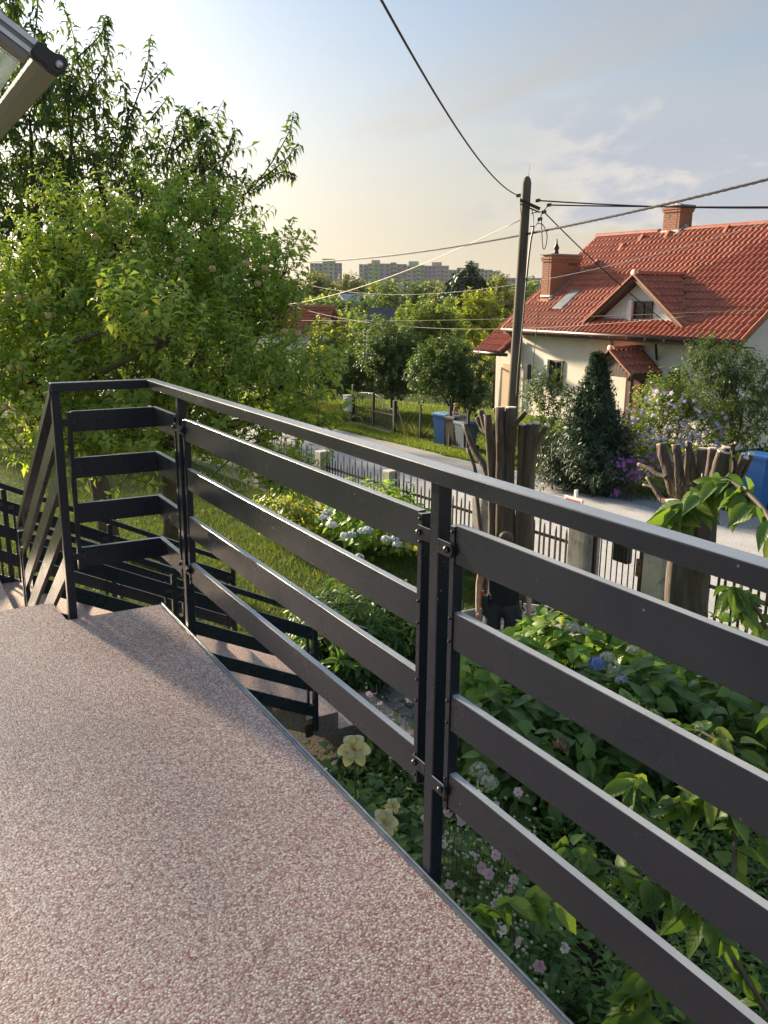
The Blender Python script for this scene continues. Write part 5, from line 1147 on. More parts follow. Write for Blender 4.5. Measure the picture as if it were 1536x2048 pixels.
# ---------------------------------------------------------------- garden paving, edging, trellis
M_paver = mat('grey_paver', (0.20, 0.205, 0.19), (0.28, 0.28, 0.26), rough=0.88, scale=7, bump=0.3, bscale=40, bdist=0.006)
nt = M_paver.node_tree; _oi = nt.nodes.new('ShaderNodeObjectInfo'); _hs = nt.nodes.new('ShaderNodeHueSaturation'); _mr = nt.nodes.new('ShaderNodeMapRange'); _mr.inputs[3].default_value = 0.75; _mr.inputs[4].default_value = 1.25
nt.links.new(_oi.outputs['Random'], _mr.inputs[0]); nt.links.new(_mr.outputs[0], _hs.inputs['Value']); _src = nt.nodes['Principled BSDF'].inputs['Base Color'].links[0].from_socket; nt.links.new(_src, _hs.inputs['Color']); nt.links.new(_hs.outputs[0], nt.nodes['Principled BSDF'].inputs['Base Color'])
ppoly = MB(); ppoly.add([(3.83, 5.75, G+0.006), (5.05, 5.75, G+0.006), (5.05, 7.1, G+0.006), (7.2, 7.1, G+0.006), (7.2, 8.2, G+0.006), (4.4, 8.6, G+0.006), (3.83, 8.2, G+0.006)], [tuple(range(7))])
path = tag(ppoly.build('garden_path', M_bed), 'grey block paved garden path from the stairs to the gate', kind='structure')
me_pv = [MB().obox((0, 0, 0), ((1, 0, 0), (0, 1, 0), (0, 0, 1)), (0.5*w, 0.075, 0.03), 0.012).mesh('paver', M_paver) for w in (0.145, 0.19, 0.235)]
y = 5.78; row = 0
while y < 8.5:
    x = 3.86+(0.06 if row % 2 else 0); xe_ = 5.0 if y < 7.08 else 7.1
    while x < xe_-0.08:
        k = rnd.choice((0, 1, 1, 2)); w = (0.145, 0.19, 0.235)[k]
        yy = y+0.02*math.sin(x*2.3)
        if not (y > 8.1 and x > 4.6): inst('paver', me_pv[k], path, Matrix.Translation((x+w/2, yy+0.075, G+0.002+rnd.uniform(-.004, .006))) @ Matrix.Rotation(rad(rnd.uniform(-3, 3)), 4, 'Z') @ Matrix.Rotation(rad(rnd.uniform(-1, 1)), 4, 'X'))
        x += w+0.012
    y += 0.163; row += 1
for i, (a, b) in enumerate((((5.10, 7.02), (6.05, 7.02)), ((6.07, 7.02), (7.0, 7.02)), ((4.9, 8.35), (5.9, 8.30)), ((5.92, 8.30), (6.9, 8.25)))):
    tag(MB().bar((*a, G+0.05), (*b, G+0.05), 0.06, 0.16, (0, 0, 1), 0.008).build('kerb_stone', M_kerb), ('grey kerb stone on the bed side of the path, end nearest the stairs', 'grey kerb stone on the bed side of the path, end nearest the gate', 'grey kerb stone on the lawn side of the path, end nearest the stairs', 'grey kerb stone on the lawn side of the path, end nearest the gate')[i], 'kerb', 'kerb stones along the path')
tag(MB().bar(atz(650, 1560, G+0.04), atz(695, 1500, G+0.04), 0.07, 0.12, (0, 0, 1), 0.008).build('kerb_stone', M_kerb), 'short kerb stone under the yellow lily beside the terrace', 'kerb')
def lattice(label, p, q, h, m, cell=0.085, base=0.0, w=0.018):
    p, q = _v(p), _v(q); p.z = q.z = G+base; L = (q-p).length; d = (q-p).normalized(); nrm = d.cross(Vector((0, 0, 1)))
    t = thing('trellis_panel', label, 'trellis', (p+q)/2, 'low lattice panels'); k = -h
    while k < L:
        a0, a1 = max(0, -k), min(h, L-k)
        if a1-a0 > 0.03:
            for s in (0, 1):
                x0, x1 = (k+a0, k+a1) if s == 0 else (L-k-a0, L-k-a1)
                o = nrm*(0.004 if s else -0.004); MB().bar(p+d*x0+Vector((0, 0, a0))+o, p+d*x1+Vector((0, 0, a1))+o, 0.006, w, tuple(nrm.cross(d))).build('lath', m, t)
        k += cell*1.41
    for z in (0, h): MB().bar(p+Vector((0, 0, z)), q+Vector((0, 0, z)), 0.02, 0.022).build('rail', m, t)
    return t
M_wlath = mat('weathered_white_lath', (0.42, 0.44, 0.44), (0.52, 0.53, 0.52), rough=0.8, scale=9)
lattice('dark lattice edging panel between the path and the hydrangeas', atz(905, 1425), atz(950, 1375), 0.34, M_black, 0.075)
lattice('pale grey lattice panel behind the walking man', atz(1045, 1255), atz(1105, 1262), 0.30, M_wlath, 0.09)
hb_ = thing('hoop_edging', 'low black metal hoop on the lawn behind the walking man', 'garden hoop', atz(945, 1235))
a, b = atz(925, 1238), atz(980, 1222)
MB().tube([a, a+np.array([0, 0, .22]), b+np.array([0, 0, .22]), b], 0.012, 6).build('hoop', M_black, hb_)
MB().tube([a+np.array([0, 0, .10]), b+np.array([0, 0, .10])], 0.008, 6).build('cross_bar', M_black, hb_)
# a small plant marker
for (u, v, lab) in ((700, 1325, 'small white plant marker at the foot of the leafy bush'), (727, 1262, 'small white plant marker beside the near stair handrail')):
    q = atz(u, v, G+0.18); t_ = MB().box(q[0]-0.015, q[0]+0.015, q[1]-0.002, q[1]+0.002, q[2]-0.16, q[2]+0.03); tag(t_.build('plant_marker', M_wp), lab, 'plant marker')

# ---------------------------------------------------------------- shrubs and flowers
def shrub(name, label, c, r, n, kind, tpl, lsz, nleaf=7, single=0, fine=None, shoot=0.28, droop=0.15, upb=0.55, cat='shrub', group=None, spread=1.0, shell=0.33, zmin=None):
    c = np.array(c, float); t = thing(name, label, cat, (c[0], c[1], G), group)
    B, d = in_blob(c, r, n, shell); B = B[B[:, 2] > G+0.05]; d = unit(B-c)
    D = d*(1-upb)+np.array([0, 0, upb])+nr.normal(0, .2, d.shape); L = shoot*nr.uniform(.7, 1.3, len(B))
    b = MB()
    for q in B[::max(1, len(B)//14)]:
        P, R = limb((c[0]+rnd.uniform(-.1, .1), c[1]+rnd.uniform(-.1, .1), G), q, 0.012, 0.006, 4, 0.08); b.tube(P, R, 5)
    b.build('stems', M_bark, t, True); twigs(t, B, D, L, 0.004, M_bark)
    P, Dd, N = shoot_leaves(B, D, L, nleaf, droop, spread, 0.25)
    mk_leaves(t, P, Dd, N, lsz*nr.uniform(.65, 1.2, len(P)), fine or TPL[tpl], LM[kind], 'foliage', single, None, fine, kind='stuff' if single else None)
    return t
def mophead(parent, p, r, m, n=90):
    P = unit(nr.normal(0, 1, (n, 3))); P[:, 2] = np.abs(P[:, 2])*0.9-0.25; Q = np.array(p)+P*r*nr.uniform(.8, 1.05, (n, 1)); D = unit(nr.normal(0, 1, (n, 3))); D = unit(np.cross(P, D))
    V, F = leaf_verts(Q-D*r*0.14, D, P, r*0.30*np.ones(n), (np.array([(-.5, 0, 0), (.5, 0, 0), (.5, 1, .05), (-.5, 1, .05)], float), np.array([(0, 1, 2, 3)])))
    return _link(bpy.data.objects.new('flower_head', npmesh('flower_head', V, F, m, tint=nr.random(n))), parent)
M_blue = leafmat('blue_floret', (0.17, 0.24, 0.62), (0.30, 0.38, 0.72), None, trans=0.3, tcol=(1, 1, 1))
M_paleb = leafmat('pale_blue_floret', (0.38, 0.46, 0.56), (0.55, 0.62, 0.68), None, trans=0.3, tcol=(1, 1, 1))
M_greenw = leafmat('greenish_white_floret', (0.42, 0.48, 0.34), (0.62, 0.64, 0.50), None, trans=0.3, tcol=(1, 1, 1))
M_brownf = leafmat('withered_floret', (0.16, 0.09, 0.05), (0.26, 0.16, 0.09), None, trans=0.2, tcol=(1, 1, 1))
s1 = shrub('hydrangea', 'hydrangea with pale blue flower heads on the lawn behind the second slat', (6.55, 11.4, G+0.42), (0.75, 0.75, 0.5), 230, 'hydrangea', 'blob', 0.13, 6, 260, TPL['fine_hyd'])
for (u, v) in ((648, 1035), (665, 1050), (690, 1072), (703, 1070), (725, 1062), (678, 1105), (693, 1112), (718, 1115), (772, 1078), (795, 1088), (790, 1078), (735, 1000+60), (655, 1025)): mophead(s1, atd(u, v, 12.0+rnd.uniform(-.2, .2)), 0.075, M_paleb)
shrub('shrub', 'yellow-green lit shrub on the lawn left of the blue hydrangea', (5.9, 12.6, G+0.30), (0.8, 0.7, 0.35), 240, 'light', 'blob', 0.10, 7)
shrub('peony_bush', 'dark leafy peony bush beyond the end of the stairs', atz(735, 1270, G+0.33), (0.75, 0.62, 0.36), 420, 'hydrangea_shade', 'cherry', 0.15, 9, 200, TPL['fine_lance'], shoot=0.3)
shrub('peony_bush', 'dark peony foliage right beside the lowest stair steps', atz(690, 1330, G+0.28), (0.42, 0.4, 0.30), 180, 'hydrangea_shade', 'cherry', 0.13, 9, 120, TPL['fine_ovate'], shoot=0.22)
shrub('heuchera', 'reddish low heuchera clump in front of the path edge', atz(815, 1290, G+0.18), (0.34, 0.32, 0.2), 110, 'heuchera', 'blob', 0.09, 6, 60, TPL['fine_hyd'], shoot=0.14)
HB = [((4.55, 5.70, G+0.34), (0.62, 0.50, 0.48), 'bright hydrangea with one blue and two white heads behind the second slat'), ((5.55, 5.85, G+0.40), (0.62, 0.50, 0.52), 'hydrangea with greenish white heads next to the kerb of the path'), ((6.15, 5.05, G+0.45), (0.6, 0.6, 0.55), 'hydrangea farther right in front of the topped thuja'),
      ((4.0, 4.75, G+0.36), (0.55, 0.5, 0.45), 'shaded hydrangea with a withered brown head between second and third slat'), ((5.0, 4.55, G+0.40), (0.65, 0.55, 0.50), 'shaded leafy hydrangea in the middle of the bed'), ((5.75, 4.0, G+0.45), (0.6, 0.6, 0.55), 'leafy hydrangea at the right side of the bed')]
for i, (c, r, lab) in enumerate(HB):
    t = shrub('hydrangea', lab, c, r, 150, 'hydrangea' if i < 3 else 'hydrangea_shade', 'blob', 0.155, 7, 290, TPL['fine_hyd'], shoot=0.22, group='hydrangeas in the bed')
    if i == 0:
        mophead(t, atd(1194, 1327, 7.0), 0.075, M_blue, 120); mophead(t, atd(1215, 1315, 7.05), 0.07, M_greenw); mophead(t, atd(1226, 1335, 7.0), 0.07, M_greenw); mophead(t, atd(975, 1270, 7.2), 0.06, M_paleb); mophead(t, atd(1243, 1360, 6.9), 0.06, M_paleb)
    if i == 1: mophead(t, atd(1145, 1255, 7.6), 0.07, M_greenw); mophead(t, atd(1168, 1262, 7.6), 0.06, M_greenw); mophead(t, atd(1265, 1300, 7.5), 0.06, M_greenw)
    if i == 3: mophead(t, atd(1122, 1490, 5.9), 0.06, M_brownf); mophead(t, atd(958, 1540, 5.0), 0.06, M_greenw); mophead(t, atd(975, 1565, 4.9), 0.065, M_greenw)
# low planting that fills the bed
def cover(name, label, pts, kind, tpl, lsz, hgt, spread=1.0, n=6, single=0, fine=None):
    """leafy ground cover nobody could count: one object of stuff"""
    pts = np.array(pts); D = np.tile([0, 0, 1.0], (len(pts), 1))+nr.normal(0, .3, (len(pts), 3)); L = hgt*nr.uniform(.5, 1.2, len(pts))
    P, Dd, N = shoot_leaves(pts, D, L, n, 0.1, spread, 0.3); V, F = leaf_verts(P, Dd, N, lsz*nr.uniform(.6, 1.2, len(P)), TPL[tpl])
    o = _link(bpy.data.objects.new(name, npmesh(name, V, F, LM[kind][0], tint=np.repeat(nr.random(len(P)), len(TPL[tpl][1]))))); return tag(o, label, kind='stuff')
def poly_pts(poly, n, z=G):
    poly = np.array(poly, float); mn, mx = poly.min(0), poly.max(0); out = []
    while len(out) < n:
        q = mn+(mx-mn)*nr.random((n*3, 2)); ins = np.zeros(len(q), bool); j = len(poly)-1
        for i in range(len(poly)):
            a, b = poly[i], poly[j]; c = ((a[1] > q[:, 1]) != (b[1] > q[:, 1])) & (q[:, 0] < (b[0]-a[0])*(q[:, 1]-a[1])/(b[1]-a[1]+1e-12)+a[0]); ins ^= c; j = i
        out += q[ins].tolist()
    out = np.array(out[:n]); return np.column_stack([out, np.full(n, z)])
cover('bed_foliage', 'mixed dark green leaves covering the flower bed', poly_pts([(1.3, -1.5), (3.6, 0), (5.9, 2.6), (5.6, 3.6), (3.6, 5.2), (3.4, 5.6), (1.3, 5.5)], 4200), 'bedleaf', 'cherry', 0.085, 0.42, n=8)
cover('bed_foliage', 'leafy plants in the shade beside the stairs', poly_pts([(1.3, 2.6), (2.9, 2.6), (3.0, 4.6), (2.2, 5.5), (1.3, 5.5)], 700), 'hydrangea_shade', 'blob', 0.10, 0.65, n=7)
cover('far_bed_foliage', 'grassy plants beyond the hydrangeas before the fence', poly_pts([(6.3, 3.0), (7.3, 2.5), (7.2, 6.6), (6.7, 6.9), (6.5, 5.6)], 900), 'mid', 'cherry', 0.10, 0.5, n=8)
# lilies and anemones
M_lily = leafmat('yellow_lily_petal', (0.80, 0.76, 0.42), (0.86, 0.84, 0.60), None, trans=0.4, attr=False, tcol=(1.1, 1.05, 0.6))
M_pink = leafmat('pink_anemone_petal', (0.66, 0.47, 0.56), (0.86, 0.78, 0.80), None, trans=0.4, attr=False, tcol=(1.1, 1.0, 1.05))
M_bud = mat('white_green_bud', (0.30, 0.36, 0.22), (0.50, 0.53, 0.42), rough=0.8, scale=40)
M_stem = mat('green_stem', (0.06, 0.09, 0.03), (0.09, 0.12, 0.04), rough=0.7, scale=12)
def petal_mesh(name, m, n, ln, w, cup, curl, wav=0.0):
    b = MB()
    for k in range(n):
        a = 2*math.pi*k/n+0.1*(k % 2); ca, sa = math.cos(a), math.sin(a); P = []
        for (t, ww) in ((0.05, .15), (0.35, .8), (0.65, 1.0), (0.9, .55), (1.0, .05)):
            z = cup*t-curl*t**3; r = ln*t
            for s in (-1, 0, 1): P.append((ca*r-sa*s*w*ww/2, sa*r+ca*s*w*ww/2, z+0.12*w*ww*abs(s)+wav*math.sin(9*t+k*2.1+s*1.7)))
        F = []
        for i in range(4):
            for j in range(2): F.append((i*3+j, i*3+j+1, i*3+j+4, i*3+j+3))
        b.add(P, F)
    return b.mesh(name, m, True)
me_lily = petal_mesh('flower', M_lily, 6, 0.098, 0.070, 0.12, 0.17, 0.014); me_lily2 = petal_mesh('flower', M_lily, 5, 0.085, 0.055, 0.15, 0.08, 0.018); me_an = petal_mesh('flower', M_pink, 6, 0.028, 0.022, 0.012, 0.0)
me_bud = MB().lathe([(0.001, 0), (0.007, 0.004), (0.009, 0.010), (0.006, 0.016), (0.001, 0.018)], (0, 0, 0), 8).mesh('bud', M_bud, True)
me_cen = MB().lathe([(0.006, 0), (0.006, 0.004), (0.002, 0.008)], (0, 0, 0), 8).mesh('flower_centre', mat('yellow_stamen', (0.55, 0.40, 0.05), (0.6, 0.45, 0.1), rough=0.7), True)
for i, (u, v, z, sc, lab) in enumerate(((708, 1500, G+1.05, 1.15, 'pale yellow lily in full bloom just past the terrace edge'), (768, 1645, G+1.10, 0.85, 'small yellow lily beside the lower end of the centre post'), (785, 1612, G+1.0, 0.5, 'half open yellow lily behind the small lily'))):
    p = atz(u, v, z); t = thing('lily', lab, 'lily', (p[0], p[1], G), 'yellow lilies')
    MB().tube(curve([(p[0]+.05, p[1]+.05, G), (p[0]+.02, p[1], G+.5), tuple(p)], 5), 0.006, 5).build('stem', M_stem, t, True)
    e = Vector((-0.35, -0.6, 0.55)).to_track_quat('Z', 'Y'); inst('flower', me_lily, t, Matrix.LocRotScale(_v(p), e, Vector((1, 1, 1))*sc)); inst('flower', me_lily2, t, Matrix.LocRotScale(_v(p), e @ Quaternion((0, 0, 1), 0.52), Vector((1, 1, 1))*sc*0.8))
    B = np.tile([p[0]+.02, p[1], G+0.1], (1, 1)); P, D, N = shoot_leaves(B, np.array([[0, 0, 1.]]), np.array([z-G-.2]), 22, 0.1, 0.9, 0.05); mk_leaves(t, P, D, N, 0.11*np.ones(len(P)), TPL['cherry'], LM['bedleaf'], 'foliage', 22, None, TPL['fine_lance'])
AN = [(920, 1700, .95), (980, 1690, 1.0), (1000, 1760, .9), (930, 1770, .95), (960, 1820, .9), (1050, 1800, .85), (1020, 1620, 1.0), (970, 1640, 1.0), (900, 1640, 1.0), (1100, 1900, .8), (800, 1400, .75), (760, 1410, .7), (880, 1580, 1.05)]
for i, (u, v, h) in enumerate(AN):
    p = atz(u, v, G+h); t = thing('anemone', '', 'anemone', (p[0], p[1], G), 'pink anemones')
    where = ('left of the clump beside the centre post', 'in the middle of the clump', 'at the lower right of the clump', 'at the lower left of the clump', 'lowest in the clump by the terrace edge', 'to the right below the bottom slat', 'under the bottom slat gap', 'at the top of the clump', 'close to the foot of the centre post', 'alone near the bottom of the picture', 'near the paved path, right one', 'near the paved path, left one', 'right behind the centre post')[i]
    t['label'] = 'pale pink anemone plant with round buds '+where
    nst = 7
    for k in range(nst):
        hp = p+np.array([rnd.gauss(0, .09), rnd.gauss(0, .09), rnd.uniform(-.18, .10)])
        MB().tube(curve([(p[0]+rnd.gauss(0, .04), p[1]+rnd.gauss(0, .04), G), (hp[0]*.5+p[0]*.5, hp[1]*.5+p[1]*.5, G+.5*h), tuple(hp)], 4), 0.0025, 4).build('stem', M_stem, t)
        dq = Vector((unit(CAM-hp)+nr.normal(0, .5, 3)).tolist()).to_track_quat('Z', 'Y')
        if k < 3: fo = inst('flower', me_an, t, Matrix.LocRotScale(_v(hp), dq, Vector((1, 1, 1))*rnd.uniform(.9, 1.3))); inst('flower_centre', me_cen, fo, Matrix.LocRotScale(_v(hp), dq, Vector((1, 1, 1))))
        for _ in range(3): inst('bud', me_bud, t, Matrix.LocRotScale(_v(hp+nr.normal(0, .045, 3)), dq, Vector((1, 1, 1))*rnd.uniform(.7, 1.2)))
    B = np.array([[p[0]+rnd.gauss(0, .06), p[1]+rnd.gauss(0, .06), G+.08] for _ in range(6)]); D = np.tile([0, 0, 1.], (6, 1))+nr.normal(0, .25, (6, 3)); P, Dd, N = shoot_leaves(B, D, np.full(6, h*.7), 7, 0.15, 1.0, 0.2)
    mk_leaves(t, P, Dd, N, 0.10*nr.uniform(.7, 1.2, len(P)), TPL['cherry'], LM['bedleaf'], 'foliage', 42, None, TPL['fine_ovate'])

# ---------------------------------------------------------------- young cherry tree reaching up beside the railing
yc = atz(1500, 1900, G+0.0); yc = np.array([3.05, 1.55, G])
yt = thing('young_cherry', 'young cherry tree with large drooping leaves growing up beside the railing', 'tree', yc)
br = [[(1560, 2060, 2.9), (1440, 1880, 2.9), (1360, 1790, 2.9), (1240, 1740, 2.95), (1130, 1690, 3.0)], [(1370, 1795, 2.9), (1355, 1700, 2.95), (1290, 1620, 3.1), (1270, 1560, 3.2)], [(1440, 1880, 2.9), (1470, 1700, 3.0), (1450, 1500, 3.2), (1330, 1440, 3.5), (1240, 1400, 3.7)], [(1300, 2070, 2.6), (1270, 2010, 2.6), (1300, 1940, 2.6)], [(1560, 1480, 3.1), (1540, 1280, 3.2), (1500, 1200, 3.25), (1470, 1180, 3.3)], [(1560, 1080, 3.0), (1520, 1010, 3.2), (1450, 960, 3.4), (1400, 1000, 3.45), (1345, 1030, 3.5), (1325, 1040, 3.55)], [(1490, 985, 3.3), (1450, 960, 3.4), (1440, 965, 3.45)], [(1270, 1640, 3.1), (1370, 1600, 3.2), (1380, 1590, 3.2)], [(1120, 1790, 2.9), (1040, 1800, 2.7), (960, 1830, 2.6), (925, 1850, 2.55)], [(1560, 1700, 3.0), (1500, 1640, 3.0), (1420, 1580, 3.05)], [(1560, 1600, 3.3), (1500, 1520, 3.4), (1420, 1460, 3.5)], [(1560, 1330, 3.2), (1500, 1300, 3.3), (1440, 1290, 3.35)]]
P0, R0 = limb(yc, atd(1560, 2060, 2.9), 0.03, 0.022, 5, 0.03); MB().tube(P0, R0, 8).build('trunk', M_bark, yt, True); M_ctw = mat('cherry_twig_bark', (0.10, 0.075, 0.055), (0.17, 0.13, 0.10), rough=0.7, scale=20)
MB().tube(curve([atd(1560, 2060, 2.9), atd(1575, 1700, 3.0), atd(1570, 1400, 3.1), atd(1565, 1060, 3.0)], 6), [0.022-0.012*i/18 for i in range(19)], 8).build('trunk', M_bark, yt, True)
LP, LD, LN = [], [], []
for k, pts in enumerate(br):
    c = curve([atd(*q) for q in pts], 5); MB().tube(c, [(0.010 if k in (0, 2, 4, 5) else 0.0055)*(1-0.65*i/(len(c)-1)) for i in range(len(c))], 6).build('branch', M_ctw, yt, True)
    c = np.array(c); n = len(c)
    for i in range(1, n):
        f = i/(n-1); cnt = 2 if f < 0.55 else 3
        if k == 5: cnt = 2 if f < 0.55 else 6
        if k == 6: cnt = 4
        if f > 0.93: cnt = 9
        for _ in range(cnt):
            d = nr.normal(0, .75, 3); d[2] = -0.55+nr.normal(0, .35); LP.append(c[i]+nr.normal(0, .012, 3)); LD.append(d); LN.append(np.array([0, 0, .8])+nr.normal(0, .5, 3)+unit(CAM-c[i])*0.6)
LP, LD, LN = map(np.array, (LP, LD, LN)); mk_leaves(yt, LP, LD, LN, 0.115*nr.uniform(.65, 1.25, len(LP)), TPL['fine_cherry'], LM['youngcherry'], 'foliage', 300, None, TPL['fine_cherry'], kind='stuff')

# ---------------------------------------------------------------- grass
def grass(name, label, pts, h, w, kind):
    n = len(pts); D = np.tile([0, 0, 1.0], (n, 1))+nr.normal(0, .45, (n, 3)); D[:, 2] = np.abs(D[:, 2]); N = nr.normal(0, 1, (n, 3)); V0, F0 = TPL['grass']; V0 = V0*np.array([w/h, 1, 1])
    V, F = leaf_verts(pts, D, N, h*nr.uniform(.5, 1.3, n), (V0, F0)); o = _link(bpy.data.objects.new(name, npmesh(name, V, F, LM[kind][0], tint=nr.random(n)))); return tag(o, label, kind='stuff')
grass('lawn_grass', 'short garden lawn grass behind the stairs', np.concatenate([poly_pts([(1.0, 7.3), (3.6, 7.3), (4.3, 8.7), (7.0, 8.3), (6.9, 16), (3.0, 18), (0.5, 14)], 90000, G), poly_pts([(-1.0, 6.5), (1.0, 7.3), (0.5, 14), (3.0, 18), (6.9, 16), (6.6, 30), (-3.0, 30)], 70000, G)]), 0.07, 0.008, 'shadegrass')
grass('verge_grass', 'green grass verge across the lane', poly_pts([(13.5, 12), (12.5, 17.3), (12.35, 19.3), (11.95, 24.2), (11.4, 34), (13.2, 34), (13.4, 22), (13.6, 16), (14.0, 12)], 70000), 0.10, 0.014, 'grass')
grass('verge_grass', 'thin grass on the near verge of the lane', poly_pts([(7.3, 4), (8.2, 4), (7.9, 16), (7.1, 16)], 9000), 0.06, 0.010, 'shadegrass')
grass('lawn_grass', 'sunlit lawn of the neighbour house', poly_pts([(13.3, 15.5), (19.4, 15.5), (19.4, 24), (17, 30), (13.3, 30)], 80000), 0.09, 0.016, 'grass')
grass('tall_grass', 'tall grass by the meter box and driveway gate', np.concatenate([poly_pts([(12.9, 24.5), (13.6, 24.5), (13.4, 32), (12.6, 32)], 7000), poly_pts([(13.2, 20.6), (13.4, 20.6), (13.4, 21.9), (13.2, 21.9)], 800)]), 0.42, 0.018, 'willow')

# ---------------------------------------------------------------- the man walking up the garden path
M_skin = mat('skin', (0.48, 0.29, 0.21), (0.54, 0.34, 0.25), rough=0.55, scale=12)
M_shirt = mat('navy_cotton', (0.010, 0.012, 0.020), (0.018, 0.020, 0.030), rough=0.9, scale=30, bump=0.2, bscale=9, bdist=0.02)
M_shorts = mat('charcoal_work_cloth', (0.028, 0.030, 0.038), (0.045, 0.046, 0.055), rough=0.9, scale=18, bump=0.3, bscale=10, bdist=0.02)
M_hair = mat('brown_hair', (0.075, 0.048, 0.030), (0.13, 0.085, 0.055), rough=0.6, scale=60, stretch=(1, 0.2, 1), bump=0.6, bscale=80, bdist=0.006)
M_orange = mat('orange_pouch', (0.42, 0.08, 0.03), (0.5, 0.12, 0.05), rough=0.7, scale=14)
M_shoe = mat('dark_trainers', (0.035, 0.033, 0.035), (0.07, 0.065, 0.06), rough=0.7, scale=14)
pp = atz(1000, 1350); fwd = Vector((-0.62, -0.78, 0)).normalized(); rgt = fwd.cross(Vector((0, 0, 1)))
man = thing('person', 'man in navy shirt and dark work shorts on the garden path behind the slats', 'person', (pp[0], pp[1], G))
KS = 0.93
def lp_(q): return Vector((pp[0], pp[1], G))+(rgt*q[0]+fwd*q[1]+Vector((0, 0, q[2])))*KS
def skin(name, V, E, m, parent, sub=2, root=0):
    me = bpy.data.meshes.new(name); me.from_pydata([tuple(lp_(v[0])) for v in V], E, []); o = bpy.data.objects.new(name, me); C.objects.link(o)
    sk = o.modifiers.new('skin', 'SKIN'); sk.use_smooth_shade = True
    for i, v in enumerate(V):
        r = v[1] if hasattr(v[1], '__len__') else (v[1], v[1]); me.skin_vertices[0].data[i].radius = (r[0]*KS, r[1]*KS); me.skin_vertices[0].data[i].use_root = (i == root)
    ss = o.modifiers.new('sub', 'SUBSURF'); ss.levels = sub; ss.render_levels = sub
    dg = bpy.context.evaluated_depsgraph_get(); nm = bpy.data.meshes.new_from_object(o.evaluated_get(dg)); bpy.data.objects.remove(o); nm.materials.clear(); nm.materials.append(m); nm.name = name
    nm.polygons.foreach_set('use_smooth', [True]*len(nm.polygons))
    return _link(bpy.data.objects.new(name, nm), parent)
bv_ = [((0, 0, .93), .11), ((0, .04, 1.12), .10), ((0, .08, 1.32), .12), ((0, .13, 1.46), .058), ((0, .17, 1.53), .07), ((0, .215, 1.61), (.085, .095)), ((0, .225, 1.68), .062)]
be = [(0, 1), (1, 2), (2, 3), (3, 4), (4, 5), (5, 6)]
def chain(pts, root):
    i = len(bv_); prev = root
    for p in pts: bv_.append(p); be.append((prev, i)); prev = i; i += 1
    return prev
for s, leg in ((-1, [((-.10, .02, .88), .095), ((-.12, .20, .52), .062), ((-.12, .12, .30), .055), ((-.12, .06, .10), .038)]), (1, [((.10, .0, .88), .095), ((.12, .16, .52), .062), ((.12, -.02, .30), .055), ((.13, -.16, .12), .038)])): chain(leg, 0)
hands = []
for s in (-1, 1):
    w = chain([((s*.17, .08, 1.385), .062), ((s*.235, .07, 1.33), .054), ((s*.275, .03, 1.10), .042), ((s*.280, .13, .90), .030), ((s*.278, .17, .83), (.036, .022)), ((s*.276, .185, .79), (.036, .020))], 2)
    hands.append((s, np.array((s*.276, .185, .79))))
body = skin('body', bv_, be, M_skin, man)
for s, h in hands:                                  # five fingers, half curled
    for k, (dx, dy, ln) in enumerate(((-.028, .012, .055), (-.010, .018, .066), (.008, .016, .072), (.026, .010, .064))):
        b = h+np.array((dx*0.35, dx*1.0*0.9+.0, 0)); V = [(tuple(b+np.array((0, .0, .012))), .011), (tuple(b+np.array((-s*.004, .012, -.022))), .0095), (tuple(b+np.array((-s*.016, .010, -.022-ln*.35))), .0088), (tuple(b+np.array((-s*.032, .002, -.012-ln*.45))), .008)]
        skin('finger', V, [(0, 1), (1, 2), (2, 3)], M_skin, body, 1)
    b = h+np.array((-s*.006, .03, .03)); skin('thumb', [(tuple(b), .013), (tuple(b+np.array((-s*.012, .022, -.02))), .011), (tuple(b+np.array((-s*.022, .022, -.045))), .009)], [(0, 1), (1, 2)], M_skin, body, 1)
V = [((0, .0, .80), (.205, .175)), ((0, .01, .90), (.20, .17)), ((0, .03, 1.06), (.19, .16)), ((0, .06, 1.22), (.18, .14)), ((0, .08, 1.36), (.165, .115)), ((0, .115, 1.43), .075)]
E = [(0, 1), (1, 2), (2, 3), (3, 4), (4, 5)]
for s in (-1, 1):
    i = len(V); V += [((s*.175, .08, 1.385), .080), ((s*.245, .065, 1.30), .074), ((s*.268, .045, 1.19), .066)]; E += [(4, i), (i, i+1), (i+1, i+2)]
skin('shirt', V, E, M_shirt, man)
V = [((0, .0, 1.0), (.16, .125)), ((0, 0, .88), (.175, .15))]; E = [(0, 1)]
for s, pts in ((-1, ((-.105, .05, .80), (-.118, .14, .64), (-.122, .185, .53))), (1, ((.105, .03, .80), (.118, .10, .64), (.122, .15, .53)))):
    i = len(V); V += [(pts[0], .125), (pts[1], .115), (pts[2], .112)]; E += [(1, i), (i, i+1), (i+1, i+2)]
skin('shorts', V, E, M_shorts, man)
for (x, y, z) in ((-.12, .06, .045), (.13, -.16, .06)): skin('shoe', [((x, y-.07, z), .042), ((x, y+.03, z), .046), ((x, y+.13, z-.006), .040), ((x, y+.17, z-.012), .030)], [(0, 1), (1, 2), (2, 3)], M_shoe, man)
skin('hair', [((0, .165, 1.60), (.078, .075)), ((0, .185, 1.68), (.090, .088)), ((0, .235, 1.715), (.082, .075)), ((0, .285, 1.69), (.06, .045))], [(0, 1), (1, 2), (2, 3)], M_hair, man)
for s in (-1, 1): skin('ear', [((s*.083, .20, 1.59), .012), ((s*.092, .195, 1.615), .016), ((s*.088, .20, 1.635), .010)], [(0, 1), (1, 2)], M_skin, body, 1)
skin('nose', [((0, .305, 1.625), .010), ((0, .325, 1.59), .016)], [(0, 1)], M_skin, body, 1)
